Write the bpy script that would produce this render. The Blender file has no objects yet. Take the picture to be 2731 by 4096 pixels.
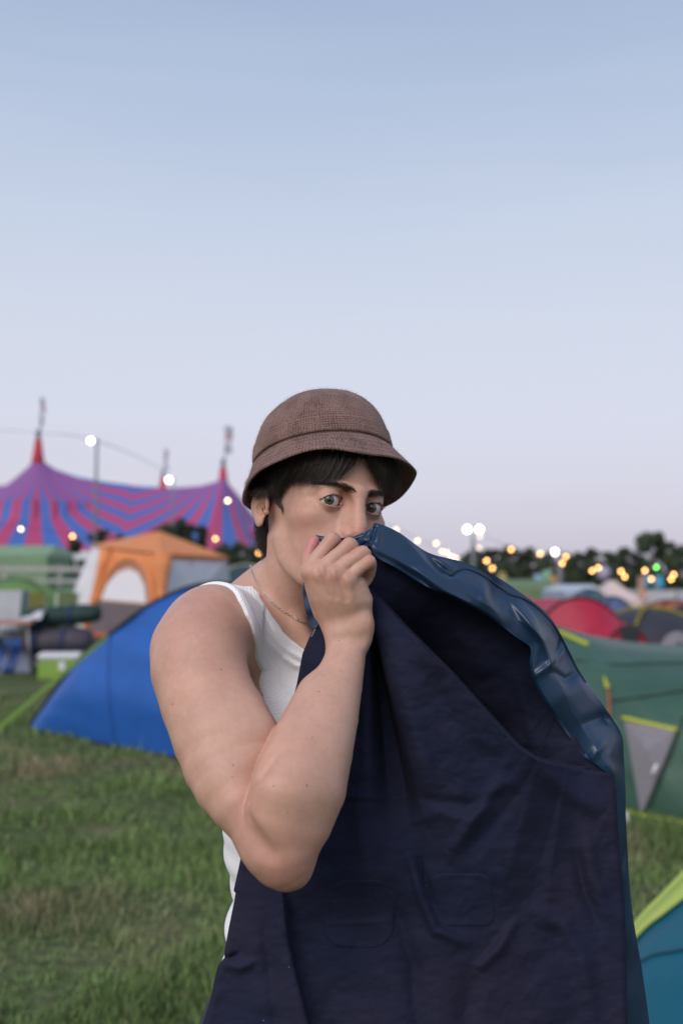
import bpy, bmesh, math, random
import numpy as np
from mathutils import Vector, Matrix

# ------------------------------------------------------------------ camera, sky, sun, exposure
SC = bpy.context.scene
COL = SC.collection
rad = math.radians
F_PX, U0, V0, HORIZON = 3982.0, 1365.5, 2048.0, 2300.0      # the photograph's pixel geometry (2731 x 4096)
PITCH = math.atan((HORIZON - V0) / F_PX)
CAM = np.array([0.0, 0.0, 1.58])
CP, SP = math.cos(PITCH), math.sin(PITCH)

cam_data = bpy.data.cameras.new('camera')
cam = bpy.data.objects.new('camera', cam_data)
COL.objects.link(cam)
cam.location = CAM
cam.rotation_euler = (math.pi / 2 + PITCH, 0, 0)
cam_data.sensor_fit = 'VERTICAL'
cam_data.sensor_height = 36.0
cam_data.lens = 36.0 * F_PX / 4096.0
cam_data.clip_start = 0.05
cam_data.clip_end = 3000
cam_data.dof.use_dof = True
cam_data.dof.focus_distance = 1.22
cam_data.dof.aperture_fstop = 3.5
SC.camera = cam

world = bpy.data.worlds.new('World')
SC.world = world
world.use_nodes = True
wn, wl = world.node_tree.nodes, world.node_tree.links
bg = wn['Background']
geo = wn.new('ShaderNodeTexCoord')
sep = wn.new('ShaderNodeSeparateXYZ')
wl.new(geo.outputs['Generated'], sep.inputs[0])
SUN_AZ, SUN_EL = rad(208), rad(38)          # behind the camera, to its left (azimuth clockwise from +Y)
ramp = wn.new('ShaderNodeValToRGB')
cr = ramp.color_ramp
def s2l(c):
    return tuple(((x / 255 / 12.92) if x / 255 <= 0.04045 else ((x / 255 + 0.055) / 1.055) ** 2.4) for x in c)
stops = [(-8, (172, 170, 184)), (0, (195, 189, 205)), (2.5, (204, 199, 214)), (5, (210, 207, 221)), (9, (211, 213, 227)),
         (14, (207, 213, 227)), (19, (197, 207, 225)), (26, (178, 193, 217)), (33, (159, 176, 206)), (55, (126, 148, 187)), (90, (109, 132, 176))]
els = cr.elements
while len(els) > 1:
    els.remove(els[0])
for i, (e, c) in enumerate(stops):
    t = (math.sin(rad(e)) + 0.2) / 1.2
    el = els[0] if i == 0 else els.new(t)
    el.position = t
    el.color = (*s2l(c), 1)
mr = wn.new('ShaderNodeMapRange')
mr.inputs['From Min'].default_value = -0.2
mr.inputs['From Max'].default_value = 1.0
wl.new(sep.outputs['Z'], mr.inputs['Value'])
# faint high streaks of cloud, everywhere near the horizon
mp = wn.new('ShaderNodeMapping')
mp.inputs['Scale'].default_value = (1.3, 1.3, 16)
mp.inputs['Rotation'].default_value = (0.03, -0.02, 0.4)
wl.new(geo.outputs['Generated'], mp.inputs[0])
nz = wn.new('ShaderNodeTexNoise')
nz.inputs['Scale'].default_value = 2.2
nz.inputs['Detail'].default_value = 5
wl.new(mp.outputs[0], nz.inputs['Vector'])
nr = wn.new('ShaderNodeMapRange')
nr.inputs['From Min'].default_value = 0.46
nr.inputs['From Max'].default_value = 0.7
nr.inputs['To Min'].default_value = 0.0
nr.inputs['To Max'].default_value = -0.016
wl.new(nz.outputs['Fac'], nr.inputs['Value'])
ad = wn.new('ShaderNodeMath')
wl.new(mr.outputs[0], ad.inputs[0])
wl.new(nr.outputs[0], ad.inputs[1])
wl.new(ad.outputs[0], ramp.inputs['Fac'])
sky = wn.new('ShaderNodeTexSky')
sky.sky_type = 'NISHITA'
sky.sun_disc = False
sky.sun_elevation = SUN_EL
sky.sun_rotation = SUN_AZ
sky.ozone_density = 4
sky.dust_density = 2
mx = wn.new('ShaderNodeMixRGB')
mx.blend_type = 'ADD'
mx.inputs['Fac'].default_value = 0.012
wl.new(ramp.outputs['Color'], mx.inputs[1])
wl.new(sky.outputs[0], mx.inputs[2])
wl.new(mx.outputs[0], bg.inputs['Color'])
bg.inputs['Strength'].default_value = 1.0

sun_data = bpy.data.lights.new('sun', 'SUN')
sun_data.energy = 2.2
sun_data.angle = rad(42)
sun_data.color = (1.0, 0.90, 0.83)
sun = bpy.data.objects.new('sun', sun_data)
COL.objects.link(sun)
sd = Vector((math.sin(SUN_AZ) * math.cos(SUN_EL), math.cos(SUN_AZ) * math.cos(SUN_EL), math.sin(SUN_EL)))
sun.rotation_euler = sd.to_track_quat('Z', 'Y').to_euler()

SC.view_settings.view_transform = 'Standard'
SC.view_settings.look = 'None'
SC.view_settings.exposure = 0.0
SC.view_settings.gamma = 1.0
SC.view_settings.use_curve_mapping = False
SC.render.engine = 'CYCLES'
SC.cycles.use_denoising = True
SC.cycles.max_bounces = 8
SC.cycles.transparent_max_bounces = 8
SC.cycles.sample_clamp_indirect = 4.0

# ------------------------------------------------------------------ helpers
def W(u, v, d):
    """world point seen at photo pixel (u, v), d metres in front of the lens"""
    x = (u - U0) / F_PX * d
    up = (V0 - v) / F_PX * d
    return np.array([x, d * CP - up * SP, CAM[2] + d * SP + up * CP])

def WZ(u, v, z=0.0):
    """world point on the level z seen at photo pixel (u, v)"""
    a = (V0 - v) / F_PX
    d = (z - CAM[2]) / (SP + a * CP)
    return W(u, v, d)

def WY(u, v, y):
    """world point at the distance y (along the ground) seen at photo pixel (u, v)"""
    a = (V0 - v) / F_PX
    return W(u, v, y / (CP - a * SP))

def mat(name, color=(0.5, 0.5, 0.5), rough=0.7, metal=0.0, noise=0.0, nscale=8.0, bump=0.0, bscale=60.0, color2=None,
        spec=0.5, sheen=0.0, emit=None, estr=0.0, alpha=1.0, trans=0.0, coord='Object', sss=0.0, detail=4.0, bdist=0.01):
    m = bpy.data.materials.new(name)
    m.use_nodes = True
    n, l = m.node_tree.nodes, m.node_tree.links
    b = n['Principled BSDF']
    b.inputs['Base Color'].default_value = (*color, 1)
    b.inputs['Roughness'].default_value = rough
    b.inputs['Metallic'].default_value = metal
    b.inputs['Specular IOR Level'].default_value = spec
    if sheen:
        b.inputs['Sheen Weight'].default_value = sheen
        b.inputs['Sheen Roughness'].default_value = 0.5
    if emit:
        b.inputs['Emission Color'].default_value = (*emit, 1)
        b.inputs['Emission Strength'].default_value = estr
    if alpha < 1:
        b.inputs['Alpha'].default_value = alpha
    if trans:
        b.inputs['Transmission Weight'].default_value = trans
    tc = n.new('ShaderNodeTexCoord')
    if noise > 0 or color2:
        t = n.new('ShaderNodeTexNoise')
        t.inputs['Scale'].default_value = nscale
        t.inputs['Detail'].default_value = detail
        l.new(tc.outputs[coord], t.inputs['Vector'])
        r = n.new('ShaderNodeMapRange')
        r.inputs['From Min'].default_value = 0.3
        r.inputs['From Max'].default_value = 0.7
        l.new(t.outputs['Fac'], r.inputs['Value'])
        mixn = n.new('ShaderNodeMixRGB')
        c2 = color2 or tuple(max(0, c * (1 - noise)) for c in color)
        c1 = color if color2 else tuple(min(1, c * (1 + noise * 0.5)) for c in color)
        mixn.inputs[1].default_value = (*c2, 1)
        mixn.inputs[2].default_value = (*c1, 1)
        l.new(r.outputs[0], mixn.inputs['Fac'])
        l.new(mixn.outputs[0], b.inputs['Base Color'])
    if bump > 0:
        t2 = n.new('ShaderNodeTexNoise')
        t2.inputs['Scale'].default_value = bscale
        t2.inputs['Detail'].default_value = 6
        l.new(tc.outputs[coord], t2.inputs['Vector'])
        bp = n.new('ShaderNodeBump')
        bp.inputs['Strength'].default_value = bump
        bp.inputs['Distance'].default_value = bdist
        l.new(t2.outputs['Fac'], bp.inputs['Height'])
        l.new(bp.outputs[0], b.inputs['Normal'])
    return m

def mesh_obj(name, verts, faces, material=None, parent=None, smooth=False):
    me = bpy.data.meshes.new(name)
    if isinstance(verts, np.ndarray):
        verts = verts.tolist()
    if isinstance(faces, np.ndarray):
        faces = faces.tolist()
    me.from_pydata(verts, [], faces)
    me.update()
    if smooth:
        me.shade_smooth()
    if material:
        for m_ in (material if isinstance(material, (list, tuple)) else [material]):
            me.materials.append(m_)
    o = bpy.data.objects.new(name, me)
    COL.objects.link(o)
    if parent is not None:
        o.parent = parent
    return o

def empty(name, loc=(0, 0, 0), rz=0.0):
    o = bpy.data.objects.new(name, None)
    o.empty_display_size = 0.1
    COL.objects.link(o)
    o.location = tuple(float(c) for c in loc)
    o.rotation_euler = (0, 0, rz)
    return o

def tag(o, label, cat=None, group=None, kind=None):
    if label:
        o['label'] = label
    if cat:
        o['category'] = cat
    if group:
        o['group'] = group
    if kind:
        o['kind'] = kind
    return o

def child_at_world(o, parent):
    """parent an object whose vertices are in world space"""
    o.parent = parent
    o.matrix_parent_inverse = (Matrix.Translation(parent.location) @ Matrix.Rotation(parent.rotation_euler[2], 4, 'Z')).inverted()
    return o

# ------------------------------------------------------------------ modelling kit: smooth distance fields -> one continuous mesh
f32 = np.float32
def smin(a, b, k):
    h = np.clip(0.5 + 0.5 * (b - a) / k, 0, 1)
    return b + (a - b) * h - k * h * (1 - h)
def smax(a, b, k):
    return -smin(-a, -b, k)
def s_seg(p, a, b, ra, rb):
    a = np.asarray(a, f32); b = np.asarray(b, f32)
    ab = b - a
    q = p - a
    t = np.clip(q @ ab / max(float(ab @ ab), 1e-12), 0, 1)
    q = q - t[:, None] * ab
    return np.sqrt(np.einsum('ij,ij->i', q, q)) - (ra + t * (rb - ra)).astype(f32)
def crom(P, n):
    """Catmull-Rom resample of rows"""
    P = np.asarray(P, float)
    if len(P) < 3:
        t = np.linspace(0, 1, n)[:, None]
        return P[0] * (1 - t) + P[-1] * t
    Q = np.vstack([2 * P[0] - P[1], P, 2 * P[-1] - P[-2]])
    out = []
    for s in np.linspace(0, len(P) - 1, n):
        i = min(int(s), len(P) - 2); t = s - i
        a, b, c, d = Q[i:i + 4]
        out.append(0.5 * (2 * b + (c - a) * t + (2 * a - 5 * b + 4 * c - d) * t * t + (3 * b - a - 3 * c + d) * t ** 3))
    return np.array(out)
def s_chain(p, PR, n=0, k=0.0):
    """PR rows: x y z r"""
    PR = np.asarray(PR, float)
    if n:
        PR = crom(PR, n)
    d = None
    for i in range(len(PR) - 1):
        e = s_seg(p, PR[i, :3], PR[i + 1, :3], PR[i, 3], PR[i + 1, 3])
        d = e if d is None else (smin(d, e, k) if k else np.minimum(d, e))
    return d
def s_ell(p, c, r, rot=None):
    q = p - np.asarray(c, f32)
    if rot is not None:
        q = q @ np.asarray(rot, f32)
    r = np.asarray(r, f32)
    k0 = np.linalg.norm(q / r, axis=1)
    k1 = np.linalg.norm(q / (r * r), axis=1)
    return k0 * (k0 - 1) / np.maximum(k1, 1e-6)
def s_ball(p, c, r):
    q = p - np.asarray(c, f32)
    return np.sqrt(np.einsum('ij,ij->i', q, q)) - f32(r)
def culled(p, fn, lo, hi, m=0.05):
    lo = np.asarray(lo, f32); hi = np.asarray(hi, f32)
    dv = np.maximum(np.maximum(lo - p, p - hi), 0)
    bd = np.sqrt(np.einsum('ij,ij->i', dv, dv))
    out = bd + f32(0.02)
    w = bd < m
    if w.any():
        out[w] = fn(p[w])
    return out.astype(f32)
def axis_grid(lo, hi, h, fine):
    """fine: list of (a, b, hf) finer intervals"""
    xs = [lo]
    while xs[-1] < hi:
        x = xs[-1]; s = h
        for a, b, hf in fine:
            e = max(a - x, x - b, 0)
            s = min(s, hf + e * 0.25)
        xs.append(x + s)
    n = len(xs) - 1
    pad = (-n) % 8
    for _ in range(pad):
        xs.append(xs[-1] + h)
    return np.array(xs, f32)
def sdf_mesh(fn, X, Y, Z, relax=2, margin=1.3):
    """naive surface nets on a rectilinear grid, evaluated only in blocks near the surface"""
    B = 8
    nb = [(len(A) - 1) // B for A in (X, Y, Z)]
    ce = [0.5 * (A[0:-1:B][:n] + A[B::B][:n]) for A, n in zip((X, Y, Z), nb)]
    hw = [0.5 * (A[B::B][:n] - A[0:-1:B][:n]) for A, n in zip((X, Y, Z), nb)]
    G = np.stack(np.meshgrid(*ce, indexing='ij'), -1).reshape(-1, 3).astype(f32)
    Hh = np.stack(np.meshgrid(*hw, indexing='ij'), -1).reshape(-1, 3)
    rb = np.linalg.norm(Hh, axis=1)
    d = np.concatenate([fn(G[i:i + 400000]) for i in range(0, len(G), 400000)])
    keep = np.nonzero(np.abs(d) < rb * margin + 0.004)[0]
    bi = np.stack(np.unravel_index(keep, nb), -1) * B
    nx, ny, nz = len(X), len(Y), len(Z)
    o = np.arange(B + 1)
    OX, OY, OZ = [a.ravel() for a in np.meshgrid(o, o, o, indexing='ij')]
    vids, vpos, cells_ijk = [], [], []
    edges_acc = []
    key_all, pos_all, quad_all = [], [], []
    CH = 600
    def cid(i, j, k):
        return (i.astype(np.int64) * ny + j) * nz + k
    for s in range(0, len(bi), CH):
        b = bi[s:s + CH]
        I = b[:, 0:1] + OX; J = b[:, 1:2] + OY; K = b[:, 2:3] + OZ
        P = np.stack([X[I], Y[J], Z[K]], -1).reshape(-1, 3)
        D = fn(P).reshape(len(b), B + 1, B + 1, B + 1)
        PX = X[I].reshape(D.shape); PY = Y[J].reshape(D.shape); PZ = Z[K].reshape(D.shape)
        sg = D < 0
        # cells
        c8 = [(a, bb, c) for a in (0, 1) for bb in (0, 1) for c in (0, 1)]
        sl = lambda A, t: A[:, t[0]:t[0] + B, t[1]:t[1] + B, t[2]:t[2] + B]
        cnt = sum(sl(sg, t).astype(np.int8) for t in c8)
        act = (cnt > 0) & (cnt < 8)
        if not act.any():
            continue
        acc = np.zeros((int(act.sum()), 3)); num = np.zeros(len(acc))
        for ax in range(3):
            for u in (0, 1):
                for v in (0, 1):
                    t0 = [0, 0, 0]; t1 = [0, 0, 0]
                    oth = [q for q in range(3) if q != ax]
                    t0[oth[0]] = t1[oth[0]] = u; t0[oth[1]] = t1[oth[1]] = v; t1[ax] = 1
                    d0 = sl(D, t0)[act]; d1 = sl(D, t1)[act]
                    x = (d0 < 0) != (d1 < 0)
                    t = np.where(x, d0 / np.where(x, d0 - d1, 1), 0)
                    p0 = np.stack([sl(PX, t0)[act], sl(PY, t0)[act], sl(PZ, t0)[act]], -1)
                    p1 = np.stack([sl(PX, t1)[act], sl(PY, t1)[act], sl(PZ, t1)[act]], -1)
                    acc += np.where(x[:, None], p0 + t[:, None] * (p1 - p0), 0)
                    num += x
        w = np.nonzero(act)
        ci = b[w[0], 0] + w[1]; cj = b[w[0], 1] + w[2]; ck = b[w[0], 2] + w[3]
        key_all.append(cid(ci, cj, ck)); pos_all.append(acc / num[:, None])
        # quads: for each crossing edge owned by this block (its start index inside the block)
        for ax in range(3):
            t1 = [0, 0, 0]; t1[ax] = 1
            s0 = sl(sg, (0, 0, 0)); s1 = sl(sg, t1)
            e = np.nonzero(s0 != s1)
            if len(e[0]) == 0:
                continue
            i = b[e[0], 0] + e[1]; j = b[e[0], 1] + e[2]; k = b[e[0], 2] + e[3]
            inn = s0[e]
            if ax == 0:
                q = [cid(i, j - 1, k - 1), cid(i, j, k - 1), cid(i, j, k), cid(i, j - 1, k)]
            elif ax == 1:
                q = [cid(i - 1, j, k - 1), cid(i - 1, j, k), cid(i, j, k), cid(i, j, k - 1)]
            else:
                q = [cid(i - 1, j - 1, k), cid(i, j - 1, k), cid(i, j, k), cid(i - 1, j, k)]
            q = np.stack(q, -1)
            q[~inn] = q[~inn][:, ::-1]
            quad_all.append(q)
    key = np.concatenate(key_all); pos = np.concatenate(pos_all); quad = np.concatenate(quad_all)
    u, first = np.unique(key, return_index=True)
    pos = pos[first]
    ix = np.searchsorted(u, quad)
    ix[ix >= len(u)] = 0
    ok = (u[ix] == quad).all(1)
    F = ix[ok]
    pos = pos.astype(f32)
    def normals(p):
        e = f32(0.0006)
        f0 = fn(p)
        g = np.stack([fn(p + np.eye(3, dtype=f32)[a] * e) - f0 for a in range(3)], -1)
        return f0, g / np.maximum(np.linalg.norm(g, axis=1, keepdims=True), 1e-9)
    for it in range(relax):
        # light tangential relaxation, then back on to the surface
        s_ = np.zeros_like(pos, dtype=np.float64); c_ = np.zeros(len(pos))
        for a, b_ in ((0, 1), (1, 2), (2, 3), (3, 0)):
            for m_, n_ in ((a, b_), (b_, a)):
                np.add.at(s_, F[:, m_], pos[F[:, n_]])
                np.add.at(c_, F[:, m_], 1)
        c_ = np.maximum(c_, 1)
        pos = (0.5 * pos + 0.5 * s_ / c_[:, None]).astype(f32)
        f0, n = normals(pos)
        pos = pos - n * np.clip(f0, -0.003, 0.003)[:, None]
    return pos, F, n

def ray_hit(fn, u, v, d0=0.9, d1=1.6, off=0.0):
    """first point of the surface fn = off along the sight line of a photo pixel (or the nearest pass)"""
    o = CAM; e = W(u, v, 1.0) - CAM
    L = float(np.linalg.norm(e)); t = d0; best = (9, d0)
    for _ in range(90):
        p = (o + e * t).astype(f32)[None]
        s = float(fn(p)[0]) - off
        if s < best[0]:
            best = (s, t)
        if s < 0.0003:
            break
        t += max(s * 0.8, 0.0004) / L
        if t > d1:
            break
    return o + e * best[1]

# ------------------------------------------------------------------ the young man: head, neck, torso, arms, hands as one surface
def rot_zxy(a, b, g):
    Rz = np.array([[math.cos(a), -math.sin(a), 0], [math.sin(a), math.cos(a), 0], [0, 0, 1]])
    Rx = np.array([[1, 0, 0], [0, math.cos(b), -math.sin(b)], [0, math.sin(b), math.cos(b)]])
    Ry = np.array([[math.cos(g), 0, math.sin(g)], [0, 1, 0], [-math.sin(g), 0, math.cos(g)]])
    return Rz @ Rx @ Ry
HR = rot_zxy(3.6560, -0.010, -0.130)          # head turned to his left and tipped over; x = his right, y = out of the face, z = up
HT = np.array([-0.0260, 1.3364, 1.6715])
def H2W(q):
    return np.asarray(q, float) @ HR.T + HT
def W2H(p):
    return ((p - HT.astype(f32)) @ HR.astype(f32)).astype(f32)

EYE_C = np.array([0.0315, 0.0765, 0.0]); EYE_R = 0.0128
def lid_up(x):
    s = (x - 0.0315) / 0.0160
    return -0.0028 + 0.0077 * (1 - np.abs(s + 0.12) ** 2.3) + 0.0010 * s
def lid_lo(x):
    s = (x - 0.0315) / 0.0160
    return -0.0028 - 0.0055 * (1 - np.abs(s - 0.08) ** 2.2) + 0.0010 * s

def sdf_head_local(q):
    x = np.abs(q[:, 0]); y = q[:, 1]; z = q[:, 2]
    a = np.stack([x, y, z], -1)
    d = s_ell(a, (0, -0.008, 0.030), (0.0755, 0.0985, 0.092))
    # facial mass
    d = smin(d, s_ell(a, (0, 0.024, -0.036), (0.0590, 0.0620, 0.072)), 0.02)
    d = smin(d, s_ell(a, (0.0445, 0.053, -0.022), (0.0195, 0.0240, 0.0175)), 0.020)      # cheekbone
    d = smin(d, s_ell(a, (0.030, 0.050, -0.064), (0.0225, 0.0290, 0.036)), 0.022)      # cheek
    d = smin(d, s_ell(a, (0, 0.074, -0.066), (0.0290, 0.0240, 0.032)), 0.02)           # muzzle
    d = smin(d, s_chain(a, [(0.054, 0.006, -0.052, .013), (0.0500, 0.016, -0.076, .013), (0.036, 0.050, -0.098, .013), (0.016, 0.078, -0.108, .014)], 7), 0.016)
    d = smin(d, s_ball(a, (0.006, 0.082, -0.104), 0.0160), 0.014)                       # chin
    d = smin(d, s_chain(a, [(0.003, 0.0925, 0.0130, .0092), (0.020, 0.0895, 0.0155, .0085), (0.038, 0.0745, 0.0175, .0080), (0.050, 0.056, 0.010, .007)], 8), 0.012)   # brow
    # eye socket
    sock = s_ell(a, (0.031, 0.0955, 0.0005), (0.0200, 0.0135, 0.0115))
    d = smax(d, -sock, 0.010)
    sock2 = s_ell(a, (0.0165, 0.0945, 0.004), (0.0060, 0.0100, 0.010))
    d = smax(d, -sock2, 0.008)
    # nose
    nose = s_chain(a, [(0, 0.0950, 0.014, .0082), (0, 0.0975, 0.003, .0078), (0, 0.1008, -0.014, .0082), (0, 0.1050, -0.029, .0098), (0, 0.1052, -0.0365, .0110)], 9)
    nose = smin(nose, s_ell(a, (0, 0.086, -0.028), (0.0160, 0.0160, 0.024)), 0.010)
    nose = smin(nose, s_ell(a, (0.0115, 0.0955, -0.0425), (0.0068, 0.0095, 0.0072)), 0.006)
    nose = smin(nose, s_seg(a, (0, 0.106, -0.044), (0, 0.090, -0.051), .0045, .005), 0.006)
    d = smin(d, nose, 0.007)
    nos = s_ell(a, (0.0070, 0.0975, -0.0495), (0.0032, 0.0058, 0.0040))
    d = smax(d, -nos, 0.002)
    # nasolabial shade line
    fold = s_chain(a, [(0.0205, 0.0960, -0.044, .0016), (0.026, 0.0920, -0.054, .0020), (0.032, 0.0850, -0.068, .0016)], 5)
    d = smax(d, -fold, 0.007)
    # lips
    lip = s_chain(a, [(0, 0.0975, -0.0690, .0052), (0.012, 0.0945, -0.0700, .0045), (0.024, 0.0860, -0.0725, .0022)], 5)
    lip = smin(lip, s_chain(a, [(0, 0.0955, -0.0785, .0060), (0.012, 0.0925, -0.0775, .005), (0.023, 0.0860, -0.0740, .0022)], 5), 0.002)
    d = smin(d, lip, 0.004)
    # lids over the eyeball, crease above, slit between
    lid = s_ball(a, EYE_C, EYE_R + 0.0024)
    lid = smax(lid, -(y - 0.062), 0.004)
    d = smin(d, lid, 0.0045)
    xs = np.linspace(0.0185, 0.0450, 6)
    def on_ball(x, zz, r):
        yy = EYE_C[1] + math.sqrt(max(r * r - (x - EYE_C[0]) ** 2 - zz * zz, 1e-5))
        return (x, yy, zz)
    cr_ = [(*on_ball(float(t), float(lid_up(t)) + 0.0030, EYE_R + 0.0040), 0.0009) for t in xs]
    d = smax(d, -s_chain(a, cr_), 0.0016)
    bag = [(*on_ball(float(t), float(lid_lo(t)) - 0.0052, EYE_R + 0.0046), 0.0008) for t in xs]
    d = smax(d, -s_chain(a, bag), 0.003)
    slit = np.maximum(z - lid_up(x), lid_lo(x) - z) * 0.8
    slit = np.maximum(slit, 0.0775 - y)
    slit = np.maximum(slit, np.abs(x - 0.0315) - 0.0162)
    d = smax(d, -slit, 0.0008)
    d = smin(d, s_ball(a, (0.0178, 0.0835, -0.0030), 0.0022), 0.0015)       # caruncle
    # ear
    er = rot_zxy(0.30, 0.0, 0.0) @ rot_zxy(0, -0.22, 0)
    ec = np.array([0.0800, -0.018, -0.0125])
    e = (a - ec.astype(f32)) @ er.astype(f32) / np.array([0.77, 0.88, 0.70], f32)          # ear plane: y forward, z up, x out
    th = np.linspace(-0.55 * math.pi, 1.02 * math.pi, 13)
    rim = [(0.0045 + 0.004 * math.sin(t), -0.0165 * math.cos(t * 1.0) * 1.0, 0.0265 * math.sin(t) + 0.003, 0.0034) for t in th]
    helix = s_chain(e, rim)
    plate = s_ell(e, (0.000, 0.000, 0.001), (0.0050, 0.0160, 0.0270))
    conch = s_ell(e, (0.0055, 0.0045, -0.003), (0.0075, 0.0100, 0.0150))
    ear = smin(plate, helix, 0.004)
    ear = smin(ear, s_chain(e, [(0.0045, -0.010, 0.010, .0024), (0.0048, -0.0080, -0.004, .0026), (0.004, -0.002, -0.014, .0030)], 5), 0.004)
    ear = smax(ear, -conch, 0.003)
    ear = smin(ear, s_ell(e, (0.0015, 0.0050, -0.0270), (0.0042, 0.0085, 0.0105)), 0.006)       # lobe
    ear = smin(ear, s_ball(e, (0.0015, 0.0155, -0.006), 0.0045), 0.004)                          # tragus
    d = smin(d, ear * f32(0.77), 0.006)
    return d
def sdf_head(p):
    return sdf_head_local(W2H(p))

# torso frame
TC = np.array([-0.052, 1.425, 0.0])
TR = np.array([-0.555, -0.83, 0.0]); TR /= np.linalg.norm(TR)       # his right
TF = np.array([-TR[1], TR[0], 0.0])                                 # his front
def W2T(p):
    q = p - TC.astype(f32)
    return np.stack([q @ TR.astype(f32), q @ TF.astype(f32), q[:, 2]], -1).astype(f32)
def T2W(q):
    q = np.asarray(q, float)
    return TC + q[..., 0:1] * TR + q[..., 1:2] * TF + q[..., 2:3] * np.array([0, 0, 1.0])
ZS = np.array([0.80, 0.92, 1.02, 1.15, 1.26, 1.36, 1.42, 1.46, 1.50])
AS = np.array([.150, .160, .150, .134, .146, .166, .160, .135, .090])
BS = np.array([.105, .112, .098, .086, .098, .114, .104, .086, .065])
OS = np.array([.006, .010, .016, .022, .014, .000, -.006, -.010, -.012])
def sdf_torso_t(q):
    z = np.clip(q[:, 2], 0.85, 1.50)
    a = np.interp(z, ZS, AS); b = np.interp(z, ZS, BS); o = np.interp(z, ZS, OS)
    x = q[:, 0]; y = q[:, 1] - o
    k0 = np.sqrt((x / a) ** 2 + (y / b) ** 2); k1 = np.sqrt((x / a ** 2) ** 2 + (y / b ** 2) ** 2)
    d2 = k0 * (k0 - 1) / np.maximum(k1, 1e-5)
    d2 = np.where(k0 < 0.3, -0.06, d2)
    dz = np.maximum(q[:, 2] - 1.485, 0.88 - q[:, 2])
    d = smax(d2.astype(f32), dz.astype(f32), 0.04)
    m = np.stack([np.abs(q[:, 0]), q[:, 1], q[:, 2]], -1)
    d = smin(d, s_ell(m, (0.075, 0.075, 1.365), (0.078, 0.042, 0.065)), 0.03)       # pectoral
    d = smin(d, s_ell(m, (0.090, -0.060, 1.38), (0.070, 0.050, 0.080)), 0.03)       # shoulder blade
    return d
ACR = W(770, 2440, 1.255)                       # right shoulder point
ACL = T2W((-0.165, -0.01, 1.465))
NB = W(1130, 2440, 1.40)                        # base of the neck
def chain_w(rows):
    return np.array([[*W(u, v, d), r] for u, v, d, r in rows])
NECK = np.array([[*H2W((0, -0.028, -0.030)), .055], [*H2W((0, -0.024, -0.075)), .0545], [*W(1165, 2395, 1.385), .057], [*W(1120, 2500, 1.41), .064], [*W(1110, 2600, 1.42), .070]])
TRAP = chain_w([(1130, 2330, 1.420, .040), (1030, 2405, 1.395, .041), (945, 2470, 1.345, .042), (850, 2525, 1.275, .044)])
TRAPL = np.array([[*W(1190, 2370, 1.45), .035], [*T2W((-0.09, -0.02, 1.475)), .035], [*(ACL + [0, 0, -0.02]), .04]])
def sdf_trunk(p):
    t = W2T(p)
    d = sdf_torso_t(t)
    nk = s_chain(p, NECK, 8)
    # sternomastoid and windpipe
    scm = s_chain(p, [[*H2W((0.049, -0.024, -0.050)), .010], [*W(1165, 2440, 1.337), .012], [*W(1255, 2640, 1.300), .010]], 5)
    scl = s_chain(p, [[*H2W((-0.058, -0.022, -0.055)), .012], [*W(1310, 2620, 1.310), .010]], 4)
    nk = smin(nk, scm, 0.018)
    nk = smin(nk, scl, 0.018)
    d = smin(d, nk, 0.035)
    d = smin(d, s_chain(p, TRAP, 6), 0.035)
    d = smin(d, s_chain(p, TRAPL, 5), 0.03)
    # collar bones
    cl = s_chain(p, [[*W(1245, 2650, 1.312), .0085], [*W(1120, 2560, 1.300), .0085], [*W(965, 2500, 1.27), .012], [*W(860, 2490, 1.255), .016]], 8)
    d = smin(d, cl, 0.028)
    d = smin(d, s_chain(p, [[*W(1120, 2640, 1.36), .050], [*W(960, 2560, 1.315), .050], [*W(850, 2520, 1.265), .040]], 4), 0.03)
    return d

UPPER = chain_w([(835, 2535, 1.250, .0480), (805, 2610, 1.215, .0545), (815, 2740, 1.170, .0540), (866, 2920, 1.125, .0515), (888, 3047, 1.100, .0440), (926, 3145, 1.080, .0385), (988, 3240, 1.066, .0328), (1076, 3350, 1.054, .0275), (1125, 3405, 1.050, .0240)])
BICEPS = chain_w([(870, 2740, 1.165, .024), (972, 2890, 1.115, .0335), (1010, 2985, 1.098, .0295), (985, 3062, 1.090, .0210)])
DELT = chain_w([(855, 2510, 1.250, .040), (792, 2570, 1.222, .0500), (770, 2640, 1.195, .0480), (815, 2800, 1.160, .040)])
FORE = chain_w([(1118, 3405, 1.062, .0260), (1148, 3335, 1.060, .0370), (1192, 3195, 1.058, .0475), (1250, 3030, 1.080, .0425), (1316, 2850, 1.118, .0338), (1362, 2700, 1.150, .0265), (1390, 2590, 1.170, .0220), (1398, 2530, 1.180, .0195)])
BRACH = chain_w([(1090, 3290, 1.046, .022), (1096, 3225, 1.031, .0270), (1140, 3110, 1.039, .0285), (1190, 2960, 1.082, .0230), (1260, 2780, 1.128, .018)])
OLEC = chain_w([(1118, 3415, 1.046, .021), (1145, 3476, 1.048, .0180), (1172, 3494, 1.050, .0135)])
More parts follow.
